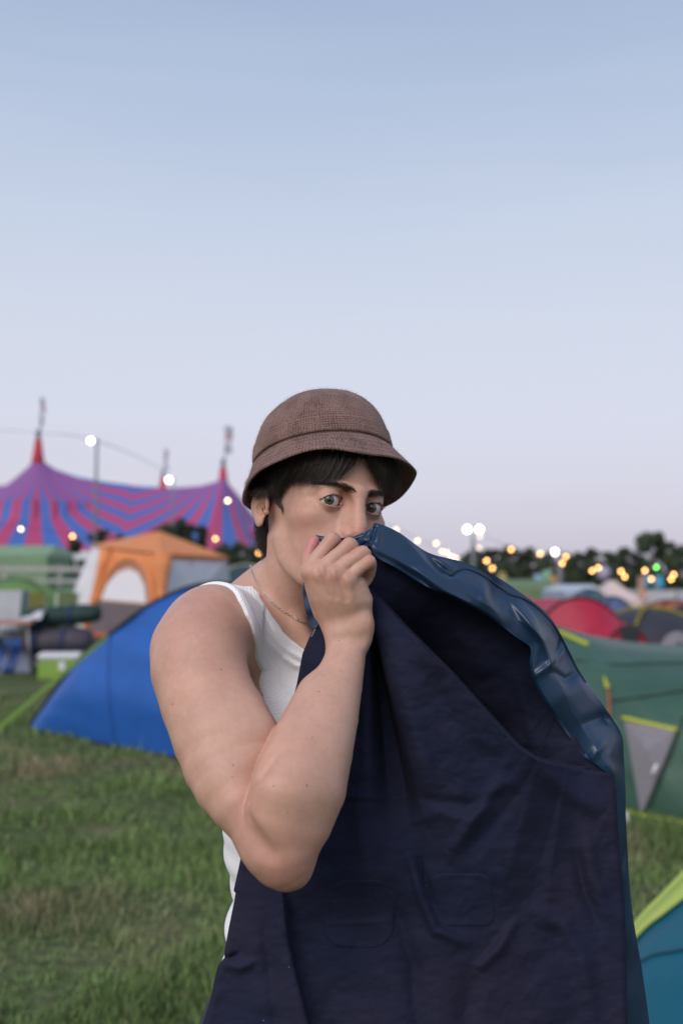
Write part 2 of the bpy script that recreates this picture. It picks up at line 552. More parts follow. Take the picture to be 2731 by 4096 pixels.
def sdf_arm0(p):
    up = s_chain(p, UPPER, 11)
    up = smin(up, s_chain(p, BICEPS, 5), 0.02)
    up = smin(up, s_chain(p, DELT, 5), 0.02)
    fo = s_chain(p, FORE, 10)
    fo = smin(fo, s_chain(p, BRACH, 6), 0.028)
    wr = s_chain(p, [[*W(1368, 2560, 1.172), .0180], [*W(1428, 2545, 1.176), .0175]])
    fo = smin(fo, wr, 0.012)
    fo = smin(fo, s_ball(p, W(1452, 2490, 1.170), 0.0105), 0.012)           # wrist bone
    el = s_chain(p, OLEC, 4)
    el = smin(el, s_ball(p, W(1098, 3370, 1.046), 0.0260), 0.02)
    d = smin(up, fo, (0.0016 + 0.028 * np.clip((1.335 - p[:, 2]) / 0.05, 0, 1)).astype(f32))
    d = smin(d, el, 0.026)
    return d
AGROOVE = [np.array([[*ray_hit(sdf_arm0, u, v, 0.85, 1.4, 0.0032), r] for u, v, r in g]) for g in (
    [(985, 3290, .0020), (1005, 3340, .0046), (1040, 3390, .0042), (1075, 3420, .0020)],
    [(1330, 2600, .001), (1345, 2560, .0022), (1400, 2548, .0022), (1450, 2556, .001)])]
ACREASE = np.array([[*ray_hit(sdf_arm0, u, v, 0.85, 1.4, 0.0006), r] for u, v, r in ((1128, 2998, .0020), (1092, 3042, .0028), (1060, 3083, .0030), (1032, 3122, .0030), (1010, 3160, .0028), (996, 3200, .0024), (987, 3240, .0016), (983, 3268, .0008))])
def sdf_arm(p):
    d = sdf_arm0(p)
    d = smax(d, -s_chain(p, ACREASE), 0.0045)
    for g in AGROOVE:
        d = smax(d, -s_chain(p, g), 0.016)
    return d

# right hand: a fist closed on the cloth, back of the hand to the camera
def hp(u, v, d, r):
    return [*W(u, v, d), r]
FING = {
    'index': [hp(1243, 2287, 1.172, .0118), hp(1262, 2240, 1.174, .0092), hp(1296, 2197, 1.178, .0088), hp(1328, 2160, 1.184, .0093), hp(1338, 2166, 1.202, .0084), hp(1342, 2196, 1.217, .0078), hp(1335, 2236, 1.219, .0074), hp(1322, 2262, 1.210, .0066)],
    'middle': [hp(1288, 2294, 1.163, .0122), hp(1318, 2249, 1.165, .0096), hp(1358, 2214, 1.170, .0090), hp(1397, 2184, 1.177, .0095), hp(1409, 2190, 1.196, .0086), hp(1410, 2222, 1.212, .0080), hp(1396, 2264, 1.216, .0076), hp(1378, 2292, 1.207, .0068)],
    'ring': [hp(1336, 2305, 1.160, .0118), hp(1368, 2268, 1.162, .0092), hp(1408, 2240, 1.166, .0087), hp(1450, 2216, 1.172, .0090), hp(1461, 2225, 1.190, .0082), hp(1459, 2258, 1.206, .0077), hp(1444, 2298, 1.210, .0073), hp(1424, 2324, 1.202, .0064)],
    'little': [hp(1384, 2325, 1.162, .0112), hp(1416, 2290, 1.162, .0085), hp(1446, 2266, 1.164, .0078), hp(1475, 2249, 1.168, .0079), hp(1483, 2263, 1.180, .0073), hp(1478, 2297, 1.190, .0068), hp(1463, 2327, 1.193, .0064), hp(1445, 2340, 1.188, .0056)],
}
THUMB = [hp(1300, 2440, 1.192, .0150), hp(1268, 2360, 1.196, .0135), hp(1240, 2275, 1.202, .0100), hp(1237, 2220, 1.208, .0080), hp(1250, 2180, 1.212, .0078), hp(1257, 2163, 1.213, .0062)]
def sdf_hand(p):
    d = None
    for nm, mc in (('index', (1325, 2475)), ('middle', (1360, 2480)), ('ring', (1395, 2480)), ('little', (1428, 2475))):
        k = FING[nm][0]
        meta = s_chain(p, [[*W(mc[0], mc[1], 1.184), .0128], [*(0.5 * (np.array(k[:3]) + W(mc[0], mc[1], 1.176))), .0132], k])
        d = meta if d is None else smin(d, meta, 0.012)
    palm = s_chain(p, [hp(1340, 2490, 1.188, .0150), hp(1300, 2390, 1.187, .016), hp(1290, 2325, 1.183, .012)])
    palm = smin(palm, s_chain(p, [hp(1435, 2480, 1.184, .0140), hp(1440, 2400, 1.180, .0150), hp(1425, 2340, 1.176, .012)]), 0.02)
    palm = smin(palm, s_chain(p, [hp(1385, 2500, 1.186, .0150), hp(1365, 2380, 1.185, .017)]), 0.02)
    d = smin(d, palm, 0.012)
    fg = None
    for nm in FING:
        f = s_chain(p, FING[nm], 15) + f32(0.0004)
        k = np.array(FING[nm][0][:3])
        f = smin(f, s_ball(p, k + np.array([0, -0.0048, 0.001]), FING[nm][0][3] * 0.80), 0.004)
        f = smin(f, s_ball(p, np.array(FING[nm][3][:3]) + np.array([0, -0.0012, 0.0012]), FING[nm][3][3] * 0.95), 0.003)
        fg = f if fg is None else smin(fg, f, 0.0008)
    d = smin(d, fg, 0.0045)
    for nm, mc in (('index', (1345, 2470)), ('middle', (1372, 2475)), ('ring', (1396, 2475)), ('little', (1420, 2470))):
        k = np.array(FING[nm][0][:3])
        d = smin(d, s_chain(p, [[*(k + [0, -0.0075, -0.002]), .0042], [*(0.6 * k + 0.4 * W(mc[0], mc[1], 1.166) + [0, -0.0085, 0]), .0030], [*(W(mc[0], mc[1], 1.166)), .0020]]), 0.007)
    th = s_chain(p, THUMB, 10)
    d = smin(d, th, 0.006)
    if GROOVES is not None:
        for g in GROOVES:
            d = smax(d, -s_chain(p, g), 0.0055)
    return d
GROOVES = None
GROOVES = [np.array([[*ray_hit(sdf_hand, u, v, 1.0, 1.3, 0.0016), r] for u, v, r in g]) for g in (
    [(1262, 2268, .0020), (1272, 2300, .0034), (1292, 2345, .0026), (1312, 2385, .0014)], [(1306, 2272, .0020), (1316, 2308, .0034), (1332, 2350, .0026), (1345, 2390, .0014)], [(1352, 2290, .0020), (1364, 2326, .0034), (1376, 2365, .0026), (1384, 2400, .0014)])]

# left arm, out to the side under the coat
LSH = T2W((-0.165, 0.0, 1.435)); LEL = np.array([0.255, 1.50, 1.300]); LWR = np.array([0.330, 1.42, 1.080])
def sdf_left(p):
    d = s_chain(p, [[*LSH, .052], [*(0.5 * (LSH + LEL)), .046], [*LEL, .036]], 5)
    d = smin(d, s_chain(p, [[*LEL, .036], [*(0.65 * LEL + 0.35 * LWR), .040], [*LWR, .024]], 5), 0.02)
    h0 = LWR + np.array([0.008, -0.012, -0.045])
    d = smin(d, s_ell(p, h0, (.020, .034, .042)), 0.015)
    for i in range(4):
        b = h0 + np.array([0.004, -0.026 + 0.017 * i, -0.030]); L = (.072, .082, .078, .060)[i]
        d = smin(d, s_chain(p, [[*b, .009], [*(b + [0.004, 0, -L * 0.55]), .0085], [*(b + [-0.012, 0, -L]), .0065]], 4), 0.006)
    tb = h0 + np.array([0, -0.030, 0.010])
    d = smin(d, s_chain(p, [[*tb, .011], [*(tb + [-0.004, -0.016, -0.035]), .0095], [*(tb + [-0.008, -0.014, -0.062]), .0075]], 4), 0.008)
    return d

HEAD_LO, HEAD_HI = (-0.135, 1.20, 1.53), (0.085, 1.46, 1.80)
def sdf_body(p):
    d = sdf_trunk_c(p)
    d = smin(d, culled(p, sdf_head, HEAD_LO, HEAD_HI, 0.03), 0.014)
    arm = culled(p, sdf_arm, (-0.245, 0.99, 1.13), (0.06, 1.32, 1.57), 0.05)
    la = culled(p, sdf_left, (0.00, 1.38, 0.93), (0.37, 1.63, 1.50), 0.05)
    d = smin(d, la, 0.03)
    # arm to trunk: broad blend over the deltoid, tight fold at the armpit
    tq = np.clip((p[:, 2] - 1.44) / 0.08, 0, 1)
    d = smin(d, arm, (0.006 + 0.034 * tq).astype(f32))
    hand = culled(p, sdf_hand, (-0.050, 1.13, 1.515), (0.05, 1.235, 1.635), 0.02)
    # the hand joins the wrist only; against the face it just touches
    kz = np.clip((1.565 - p[:, 2]) / 0.05, 0, 1) * np.clip((1.215 - p[:, 1]) / 0.02, 0, 1)
    d = smin(d, hand, (0.0012 + 0.014 * kz).astype(f32))
    return d
def sdf_trunk_c(p):
    return culled(p, sdf_trunk, (-0.28, 1.18, 0.86), (0.16, 1.66, 1.62), 0.06)
DEVK = 1.0
person = empty('person', (float(TC[0]), float(TC[1]), 0.0))
def skin_material():
    m = bpy.data.materials.new('skin')
    m.use_nodes = True
    n, l = m.node_tree.nodes, m.node_tree.links
    b = n['Principled BSDF']
    vc = n.new('ShaderNodeVertexColor'); vc.layer_name = 'tone'
    tc = n.new('ShaderNodeTexCoord')
    t = n.new('ShaderNodeTexNoise'); t.inputs['Scale'].default_value = 28; t.inputs['Detail'].default_value = 6
    l.new(tc.outputs['Object'], t.inputs['Vector'])
    r = n.new('ShaderNodeMapRange'); r.inputs['From Min'].default_value = .3; r.inputs['From Max'].default_value = .7
    r.inputs['To Min'].default_value = 0.90; r.inputs['To Max'].default_value = 1.07
    l.new(t.outputs['Fac'], r.inputs['Value'])
    mul = n.new('ShaderNodeMixRGB'); mul.blend_type = 'MULTIPLY'; mul.inputs[0].default_value = 1
    l.new(vc.outputs['Color'], mul.inputs[1]); l.new(r.outputs[0], mul.inputs[2])
    # blotches of redness
    t3 = n.new('ShaderNodeTexNoise'); t3.inputs['Scale'].default_value = 11; t3.inputs['Detail'].default_value = 3
    l.new(tc.outputs['Object'], t3.inputs['Vector'])
    r3 = n.new('ShaderNodeMapRange'); r3.inputs['From Min'].default_value = .5; r3.inputs['From Max'].default_value = .75; r3.inputs['To Max'].default_value = 0.35
    l.new(t3.outputs['Fac'], r3.inputs['Value'])
    red = n.new('ShaderNodeMixRGB'); red.blend_type = 'MULTIPLY'; red.inputs[2].default_value = (1.0, 0.84, 0.80, 1)
    l.new(r3.outputs[0], red.inputs[0]); l.new(mul.outputs[0], red.inputs[1])
    t5 = n.new('ShaderNodeTexNoise'); t5.inputs['Scale'].default_value = 150; t5.inputs['Detail'].default_value = 4
    l.new(tc.outputs['Object'], t5.inputs['Vector'])
    r5 = n.new('ShaderNodeMapRange'); r5.inputs['From Min'].default_value = .35; r5.inputs['From Max'].default_value = .65; r5.inputs['To Min'].default_value = 0.965; r5.inputs['To Max'].default_value = 1.025
    l.new(t5.outputs['Fac'], r5.inputs['Value'])
    m5 = n.new('ShaderNodeMixRGB'); m5.blend_type = 'MULTIPLY'; m5.inputs[0].default_value = 1
    l.new(red.outputs[0], m5.inputs[1]); l.new(r5.outputs[0], m5.inputs[2])
    last = m5.outputs[0]
    for (u, v, d, rr) in MOLES:
        c = ray_hit(sdf_body, u, v, 0.9, 1.4)
        vm = n.new('ShaderNodeVectorMath'); vm.operation = 'DISTANCE'
        g = n.new('ShaderNodeNewGeometry')
        l.new(g.outputs['Position'], vm.inputs[0]); vm.inputs[1].default_value = tuple(c)
        k = n.new('ShaderNodeMapRange'); k.inputs['From Min'].default_value = rr * 0.4; k.inputs['From Max'].default_value = rr * 1.1
        k.inputs['To Min'].default_value = 0.6; k.inputs['To Max'].default_value = 0
        l.new(vm.outputs['Value'], k.inputs['Value'])
        mm = n.new('ShaderNodeMixRGB'); mm.inputs[2].default_value = (0.10, 0.045, 0.03, 1)
        l.new(k.outputs[0], mm.inputs[0]); l.new(last, mm.inputs[1])
        last = mm.outputs[0]
    l.new(last, b.inputs['Base Color'])
    b.inputs['Roughness'].default_value = 0.50
    b.inputs['Specular IOR Level'].default_value = 0.38
    b.inputs['Subsurface Weight'].default_value = 0.14
    b.inputs['Subsurface Radius'].default_value = (1.0, 0.35, 0.2)
    b.inputs['Subsurface Scale'].default_value = 0.003
    t2 = n.new('ShaderNodeTexNoise'); t2.inputs['Scale'].default_value = 420; t2.inputs['Detail'].default_value = 5
    l.new(tc.outputs['Object'], t2.inputs['Vector'])
    bp = n.new('ShaderNodeBump'); bp.inputs['Strength'].default_value = 0.25; bp.inputs['Distance'].default_value = 0.0006
    l.new(t2.outputs['Fac'], bp.inputs['Height']); l.new(bp.outputs[0], b.inputs['Normal'])
    return m

def build_body():
    global DEVK
    X = axis_grid(-0.262, 0.375, 0.0030 * DEVK, [(-0.050, 0.050, 0.00115 * DEVK), (-0.12, -0.05, 0.0018 * DEVK)])
    Y = axis_grid(0.985, 1.665, 0.0030 * DEVK, [(1.222, 1.290, 0.0012 * DEVK), (1.14, 1.222, 0.0016 * DEVK), (1.0, 1.14, .0026 * DEVK)])
    Z = axis_grid(0.865, 1.800, 0.0030 * DEVK, [(1.640, 1.700, 0.00115 * DEVK), (1.53, 1.64, 0.0015 * DEVK), (1.15, 1.53, 0.0026 * DEVK)])
    pos, F, nrm = sdf_mesh(sdf_body, X, Y, Z, relax=1, margin=1.15)
    o = mesh_obj('body', pos, F, skin_material(), None, True)
    # tone: redness of the skin itself, and darker regions around the eyes
    q = W2H(pos)
    col = np.tile(np.array(SKIN), (len(pos), 1))
    def blot(P, c, r, rgb, s):
        d = np.linalg.norm(P - np.asarray(c, f32), axis=1) / r
        w = (s * np.exp(-d ** 2))[:, None]
        return col * (1 - w) + np.array(rgb) * w
    hm = (q[:, 2] > -0.2)
    qa = np.stack([np.abs(q[:, 0]), q[:, 1], q[:, 2]], -1)
    RED = (0.52, 0.235, 0.185); PINK = (0.60, 0.25, 0.22); DARK = (0.30, 0.150, 0.115)
    col = blot(qa, (0.050, 0.060, -0.035), 0.026, RED, 0.50)
    col = blot(qa, (0.0, 0.110, -0.036), 0.018, RED, 0.55)
    col = blot(qa, (0.0135, 0.098, -0.044), 0.010, RED, 0.4)
    col = blot(qa, (0.078, -0.012, 0.005), 0.022, RED, 0.55)
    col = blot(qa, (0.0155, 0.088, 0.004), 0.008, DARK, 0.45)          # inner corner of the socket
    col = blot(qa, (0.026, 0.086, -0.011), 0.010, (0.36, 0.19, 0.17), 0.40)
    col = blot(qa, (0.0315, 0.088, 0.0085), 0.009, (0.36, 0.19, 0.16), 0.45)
    col = blot(qa, (0.017, 0.083, -0.001), 0.0035, PINK, 0.9)
    col = blot(qa, (0.0, 0.098, -0.074), 0.014, (0.48, 0.19, 0.17), 0.7)
    for nm in FING:
        for i, s, r in ((0, .45, .012), (3, .40, .011)):
            col = blot(pos, np.array(FING[nm][i][:3]) + [0, -0.008, 0], r, RED, s)
    for i, s in ((4, .9), (5, .9), (3, .45)):
        col = blot(pos, THUMB[i][:3], .014, (0.62, 0.23, 0.22), s)
    col = blot(pos, W(1150, 3480, 1.035), 0.045, RED, 0.7)
    col = blot(pos, W(760, 2450, 1.19), 0.060, RED, 0.30)
    col = blot(pos, W(1010, 3240, 1.03), 0.030, RED, 0.35)
    at = o.data.color_attributes.new('tone', 'FLOAT_COLOR', 'POINT')
    c4 = np.ones((len(pos), 4), f32); c4[:, :3] = col
    at.data.foreach_set('color', c4.ravel())
    child_at_world(o, person)
    return o
SKIN = (0.565, 0.335, 0.250)
MOLES = [(691, 2816, 1.125, .0016), (884, 2678, 1.135, .0017), (1276, 2765, 1.110, .0014), (933, 3060, 1.050, .0012), (1228, 3142, 1.02, .0014),
         (1095, 3144, 1.02, .0012), (1249, 2951, 1.05, .0011), (930, 3108, 1.04, .0010), (1355, 2563, 1.145, .0010), (1343, 2137, 1.17, .0014), (1235, 2505, 1.3, .0010), (700, 3000, 1.1, .0010), (1150, 3250, 1.0, .0009)]
import time as _time, os as _os
_t0 = _time.time()
body = build_body()
print('body', len(body.data.vertices), len(body.data.polygons), 'in', round(_time.time() - _t0, 1))

# ------------------------------------------------------------------ eyes, lashes, brows, hair, hat
def tubes(curves, radii, sides=3):
    """curves (N,S,3), radii (N,S) -> verts, faces of open tapered tubes"""
    C = np.asarray(curves, float); Rr = np.asarray(radii, float)
    N, S, _ = C.shape
    T = np.gradient(C, axis=1)
    T /= np.maximum(np.linalg.norm(T, axis=2, keepdims=True), 1e-9)
    ref = np.tile(np.array([0.31, -0.87, 0.37]), (N, S, 1))
    A = np.cross(T, ref); A /= np.maximum(np.linalg.norm(A, axis=2, keepdims=True), 1e-9)
    Bv = np.cross(T, A)
    ang = np.arange(sides) * 2 * math.pi / sides
    V = C[:, :, None, :] + Rr[:, :, None, None] * (np.cos(ang)[None, None, :, None] * A[:, :, None, :] + np.sin(ang)[None, None, :, None] * Bv[:, :, None, :])
    V = V.reshape(-1, 3)
    n = np.arange(N)[:, None, None] * S * sides; s = np.arange(S - 1)[None, :, None] * sides; k = np.arange(sides)[None, None, :]
    k2 = (k + 1) % sides
    Fq = np.stack([n + s + k, n + s + k2, n + s + sides + k2, n + s + sides + k], -1).reshape(-1, 4)
    return V, Fq

def eye_material():
    m = bpy.data.materials.new('eyeball')
    m.use_nodes = True
    n, l = m.node_tree.nodes, m.node_tree.links
    b = n['Principled BSDF']
    tc = n.new('ShaderNodeTexCoord')
    sp = n.new('ShaderNodeSeparateXYZ'); l.new(tc.outputs['Object'], sp.inputs[0])
    cb = n.new('ShaderNodeCombineXYZ'); l.new(sp.outputs['X'], cb.inputs[0]); l.new(sp.outputs['Y'], cb.inputs[1])
    ln = n.new('ShaderNodeVectorMath'); ln.operation = 'LENGTH'; l.new(cb.outputs[0], ln.inputs[0])
    mr_ = n.new('ShaderNodeMapRange'); mr_.inputs['From Max'].default_value = 0.0126
    l.new(ln.outputs['Value'], mr_.inputs['Value'])
    rp = n.new('ShaderNodeValToRGB'); l.new(mr_.outputs[0], rp.inputs[0])
    e = rp.color_ramp.elements
    data = [(0.0, (.004, .004, .004)), (0.170, (.004, .004, .004)), (0.20, (.040, .030, .020)), (0.30, (.084, .074, .054)), (0.42, (.070, .066, .052)), (0.47, (.020, .020, .018)), (0.52, (.52, .50, .49)), (0.75, (.56, .52, .51)), (1.0, (.55, .36, .33))]
    e[0].position = 0; e[0].color = (*data[0][1], 1); e[1].position = 1; e[1].color = (*data[-1][1], 1)
    for p_, c in data[1:-1]:
        q = e.new(p_); q.color = (*c, 1)
    t = n.new('ShaderNodeTexNoise'); t.inputs['Scale'].default_value = 900
    l.new(tc.outputs['Object'], t.inputs['Vector'])
    mm = n.new('ShaderNodeMixRGB'); mm.blend_type = 'OVERLAY'; mm.inputs[0].default_value = 0.3
    l.new(rp.outputs[0], mm.inputs[1]); l.new(t.outputs['Fac'], mm.inputs[2])
    l.new(mm.outputs[0], b.inputs['Base Color'])
    b.inputs['Roughness'].default_value = 0.12
    b.inputs['Coat Weight'].default_value = 0.6
    b.inputs['Coat Roughness'].default_value = 0.02
    return m
M_EYE = eye_material()
def make_eye(side):
    c = H2W(EYE_C * np.array([side, 1, 1]))
    g = CAM - c
    g = g / np.linalg.norm(g)
    g = g + np.array([0.0, 0.0, -0.02])
    rows, cols = 40, 40
    V = []; Fs = []
    for i in range(rows + 1):
        th = math.pi * i / rows
        r = EYE_R
        a = math.sin(th) * r; z = math.cos(th) * r
        if th < 0.6:
            z += 0.0007 * (1 - (th / 0.6) ** 2)
        for j in range(cols):
            ph = 2 * math.pi * j / cols
            V.append((a * math.cos(ph), a * math.sin(ph), z))
    for i in range(rows):
        for j in range(cols):
            k = (j + 1) % cols
            Fs.append((i * cols + j, (i + 1) * cols + j, (i + 1) * cols + k, i * cols + k))
    o = mesh_obj('eye', V, Fs, M_EYE, None, True)
    o.rotation_euler = Vector(g).to_track_quat('Z', 'Y').to_euler()
    o.location = c
    o.parent = person
    o.matrix_parent_inverse = Matrix.Translation(person.location).inverted()
    return o
for s_ in (1, -1):
    make_eye(s_)

rng = np.random.default_rng(7)
M_HAIR = mat('dark_hair', (0.022, 0.015, 0.011), rough=0.52, spec=0.32)
M_BROW = mat('brow_hair', (0.045, 0.028, 0.020), rough=0.6, spec=0.3)
def head_surf(q, off=0.0):
    """push head-local points on to the head surface (+off)"""
    q = np.asarray(q, f32).copy()
    for _ in range(6):
        e = f32(0.0005)
        f0 = sdf_head_local(q)
        g = np.stack([sdf_head_local(q + np.eye(3, dtype=f32)[a] * e) - f0 for a in range(3)], -1) / e
        g /= np.maximum(np.linalg.norm(g, axis=1, keepdims=True), 1e-6)
        q = q - g * (f0 - off)[:, None]
    return q, g
# brows: short hairs lying along the brow ridge
def brow(side):
    n = 420
    t = rng.random(n) ** 0.85
    cx = 0.0080 + t * 0.041
    cz = 0.0132 + 0.0088 * np.clip(t, 0, 1) ** 0.85 - 0.010 * np.clip(t - 0.70, 0, 1)
    wd = 0.0039 * (1 - 0.62 * t ** 1.6) * (0.80 + 0.20 * np.clip(t / 0.2, 0, 1))
    cz = cz + np.clip(rng.normal(0, 0.55, n), -1.3, 1.3) * wd
    P0 = np.stack([cx, np.full(n, 0.094), cz], -1)
    up = np.clip(0.75 - t * 1.0, -0.1, 1.0)
    dirs = np.stack([0.85 + 0 * t, -0.25 * t, up * 0.6], -1) + rng.normal(0, 0.12, (n, 3))
    dirs /= np.linalg.norm(dirs, axis=1, keepdims=True)
    L = (0.0055 + rng.random(n) * 0.0030)[:, None]
    S = 4
    cur = []
    for k in range(S):
        q = (P0 + dirs * L * k / (S - 1)).astype(f32)
        q[:, 1] = 0.118
        for _ in range(30):
            q[:, 1] -= 0.8 * (sdf_head_local(q) - f32(0.0004 + 0.0006 * k / (S - 1)))
        cur.append(q)
    cur = np.stack(cur, 1)
    cur[..., 0] *= side
    r = np.linspace(0.00020, 0.00006, S)[None].repeat(n, 0)
    V, Fq = tubes(cur.reshape(-1, 3).dot(HR.T).reshape(n, S, 3) + HT, r)
    child_at_world(mesh_obj('eyebrow', V, Fq, M_BROW), person)
brow(1); brow(-1)
def lashes(side):
    cur = []; rr = []
    for up in (1, 0):
        n = 120 if up else 16
        for i in range(n):
            x = 0.0182 + (0.0445 - 0.0182) * rng.random()
            z = float(lid_up(x)) + 0.0002 if up else float(lid_lo(x)) - 0.0002
            r = EYE_R + 0.0022
            y = EYE_C[1] + math.sqrt(max(r * r - (x - EYE_C[0]) ** 2 - z * z, 1e-6))
            p = np.array([x, y, z])
            L = (0.0042 if up else 0.0022) * (0.7 + 0.4 * rng.random())
            out = np.array([(x - 0.029) * 28 + rng.normal(0, .1), 1.0, 0.10 if up else -0.4])
            out /= np.linalg.norm(out)
            c = [p + out * L * s + np.array([0, 0, (0.0014 if up else -0.0004) * s * s]) for s in (0, .4, .7, 1)]
            cur.append(c); rr.append([.00014, .00011, .00008, .00004])
    # dark lid margin
    cur = np.array(cur); cur[..., 0] *= side
    V, Fq = tubes(cur.reshape(-1, 3).dot(HR.T).reshape(len(cur), 4, 3) + HT, rr)
    child_at_world(mesh_obj('eyelashes', V, Fq, M_BROW), person)
lashes(1); lashes(-1)

# hat frame
HN = np.array([-0.115, 0.286, 0.951]); HN /= np.linalg.norm(HN)
HX = np.cross([0, 1.0, 0], HN); HX /= np.linalg.norm(HX)       # towards camera right
HY = np.cross(HN, HX)                                          # away from the camera
HC = W(1306, 1952, 1.345)
def hat_pt(r, phi, z):
    return HC + HX * (r * math.cos(phi)) + HY * (r * math.sin(phi)) + HN * z
def hat_profile():
    """(radius, height, lean) rings from the inside of the brim over the edge up to the crown top"""
    base = [(0.0935, 0.036), (0.106, 0.016), (0.1185, -0.0012), (0.1205, -0.0016), (0.1212, 0.0000), (0.1205, 0.0018), (0.1185, 0.0040), (0.112, 0.0140), (0.105, 0.0245), (0.0990, 0.0345),
            (0.0955, 0.0372), (0.0915, 0.0390), (0.0918, 0.0402), (0.0964, 0.0415), (0.0962, 0.0500), (0.0950, 0.0580), (0.0944, 0.0626), (0.0922, 0.0636), (0.0926, 0.0648), (0.0890, 0.0760), (0.0838, 0.0880), (0.0768, 0.0990), (0.0680, 0.1085), (0.057, 0.1165), (0.044, 0.1220), (0.028, 0.1252), (0.014, 0.1262)]
    out = []
    for (r0, z0), (r1, z1) in zip(base[:-1], base[1:]):
        k = max(1, int(math.hypot(r1 - r0, z1 - z0) / 0.0016))
        for q in range(k):
            t = q / k
            out.append((r0 + (r1 - r0) * t, z0 + (z1 - z0) * t))
    out.append(base[-1])
    res = []
    for i, (r, z) in enumerate(out):
        if i > 18 and 0.0035 < z < 0.0345:
            r += 0.00055 * math.sin(2 * math.pi * z / 0.0043)
        res.append((r, z * (1.05 if z > 0.066 else 1.0) - (0.0033 if z > 0.066 else 0)))
    return res
def build_hat():
    NP = 128
    prof = hat_profile()
    V = []; UVs = []
    s_len = 0
    for i, (r, z) in enumerate(prof):
        if i:
            s_len += math.hypot(r - prof[i - 1][0], z - prof[i - 1][1])
        for j in range(NP):
            ph = 2 * math.pi * j / NP
            br = max(0.0, 1 - z / 0.038)                      # 1 at the brim edge
            rr = r * (1 + 0.030 * br * math.cos(ph - 0.1) - 0.02 * br * math.cos(2 * ph + 0.5) + 0.010 * br * math.sin(3 * ph + 0.8))
            zz = z + br * (0.0025 * math.cos(ph + 0.15) - 0.0005 * math.cos(2 * ph + 0.25) + 0.0040 * math.sin(3 * ph + 1.0) + 0.0016 * math.sin(7 * ph))
            kr = max(0.0, (z - 0.055) / 0.07)
            # soft uneven crown, leaning forward, with a shallow dent on the left
            rr *= 1 + 0.018 * math.sin(2 * ph + 1.1) * kr + 0.010 * math.sin(5 * ph + z * 90) * kr
            ox = 0.005 * kr ** 1.2
            dent = 0.0085 * math.exp(-((ph - 2.75) / 0.7) ** 2) * math.exp(-((z - 0.112) / 0.012) ** 2)
            p = hat_pt(rr, ph, zz - dent) + HX * ox + HY * (-0.004 * kr)
            V.append(p)
    n = len(prof)
    Fs = []
    for i in range(n - 1):
        for j in range(NP):
            k = (j + 1) % NP
            Fs.append((i * NP + j, i * NP + k, (i + 1) * NP + k, (i + 1) * NP + j))
    V.append(hat_pt(0.0, 0, 0.1304) + HX * 0.0050)
    top = len(V) - 1
    for j in range(NP):
        Fs.append(((n - 1) * NP + j, (n - 1) * NP + (j + 1) % NP, top))
    # lining: close the inside up into the crown
    b0 = len(V)
    inner = [(0.0935, 0.036), (0.0905, 0.060), (0.080, 0.090), (0.055, 0.110), (0.01, 0.118)]
    for r, z in inner[1:]:
        for j in range(NP):
            V.append(hat_pt(r, 2 * math.pi * j / NP, z) + HX * 0.005 * max(0, (z - 0.055) / 0.07))
    rows = [0] + [b0 + i * NP for i in range(len(inner) - 1)]
    for a, b in zip(rows[:-1], rows[1:]):
        for j in range(NP):
            k = (j + 1) % NP
            Fs.append((a + j, b + j, b + k, a + k))
    o = mesh_obj('bucket_hat', np.array(V), Fs, None, None, True)
    me = o.data
    uv = me.uv_layers.new(name='weave')
    cum = [0.0]
    for i in range(1, n):
        cum.append(cum[-1] + math.hypot(prof[i][0] - prof[i - 1][0], prof[i][1] - prof[i - 1][1]))
    # around: arc length, up: profile length
    for poly in me.polygons:
        for li in poly.loop_indices:
            vi = me.loops[li].vertex_index
            if vi < n * NP:
                i, j = divmod(vi, NP)
                jj = j
                if j == 0 and any(me.loops[x].vertex_index % NP == NP - 1 for x in poly.loop_indices if me.loops[x].vertex_index < n * NP):
                    jj = NP
                uv.data[li].uv = (jj / NP * 0.62, cum[i])
            else:
                uv.data[li].uv = (0, 0.2)
    m = bpy.data.materials.new('brown_waffle_wool')
    m.use_nodes = True
    nn, l = m.node_tree.nodes, m.node_tree.links
    b = nn['Principled BSDF']
    uvn = nn.new('ShaderNodeUVMap'); uvn.uv_map = 'weave'
    tc = nn.new('ShaderNodeTexCoord')
    def wave(ax, scale):
        w = nn.new('ShaderNodeTexWave'); w.bands_direction = ax; w.inputs['Scale'].default_value = scale
        w.inputs['Distortion'].default_value = 1.2; w.inputs['Detail'].default_value = 2; w.inputs['Detail Scale'].default_value = 1.5
        l.new(uvn.outputs[0], w.inputs['Vector'])
        return w
    wx = wave('X', 84); wy = wave('Y', 90)
    mul = nn.new('ShaderNodeMath'); mul.operation = 'MULTIPLY'
    l.new(wx.outputs['Fac'], mul.inputs[0]); l.new(wy.outputs['Fac'], mul.inputs[1])
    nz_ = nn.new('ShaderNodeTexNoise'); nz_.inputs['Scale'].default_value = 620; nz_.inputs['Detail'].default_value = 3
    l.new(tc.outputs['Object'], nz_.inputs['Vector'])
    nz2 = nn.new('ShaderNodeTexNoise'); nz2.inputs['Scale'].default_value = 45; nz2.inputs['Detail'].default_value = 4
    l.new(tc.outputs['Object'], nz2.inputs['Vector'])
    ad_ = nn.new('ShaderNodeMath'); ad_.operation = 'MULTIPLY_ADD'; ad_.inputs[1].default_value = 0.34
    l.new(mul.outputs[0], ad_.inputs[0]); l.new(nz_.outputs['Fac'], ad_.inputs[2])
    ad2 = nn.new('ShaderNodeMath'); ad2.operation = 'MULTIPLY_ADD'; ad2.inputs[1].default_value = 0.5
    l.new(nz2.outputs['Fac'], ad2.inputs[0]); l.new(ad_.outputs[0], ad2.inputs[2])
    rp = nn.new('ShaderNodeValToRGB'); l.new(ad2.outputs[0], rp.inputs[0])
    e = rp.color_ramp.elements
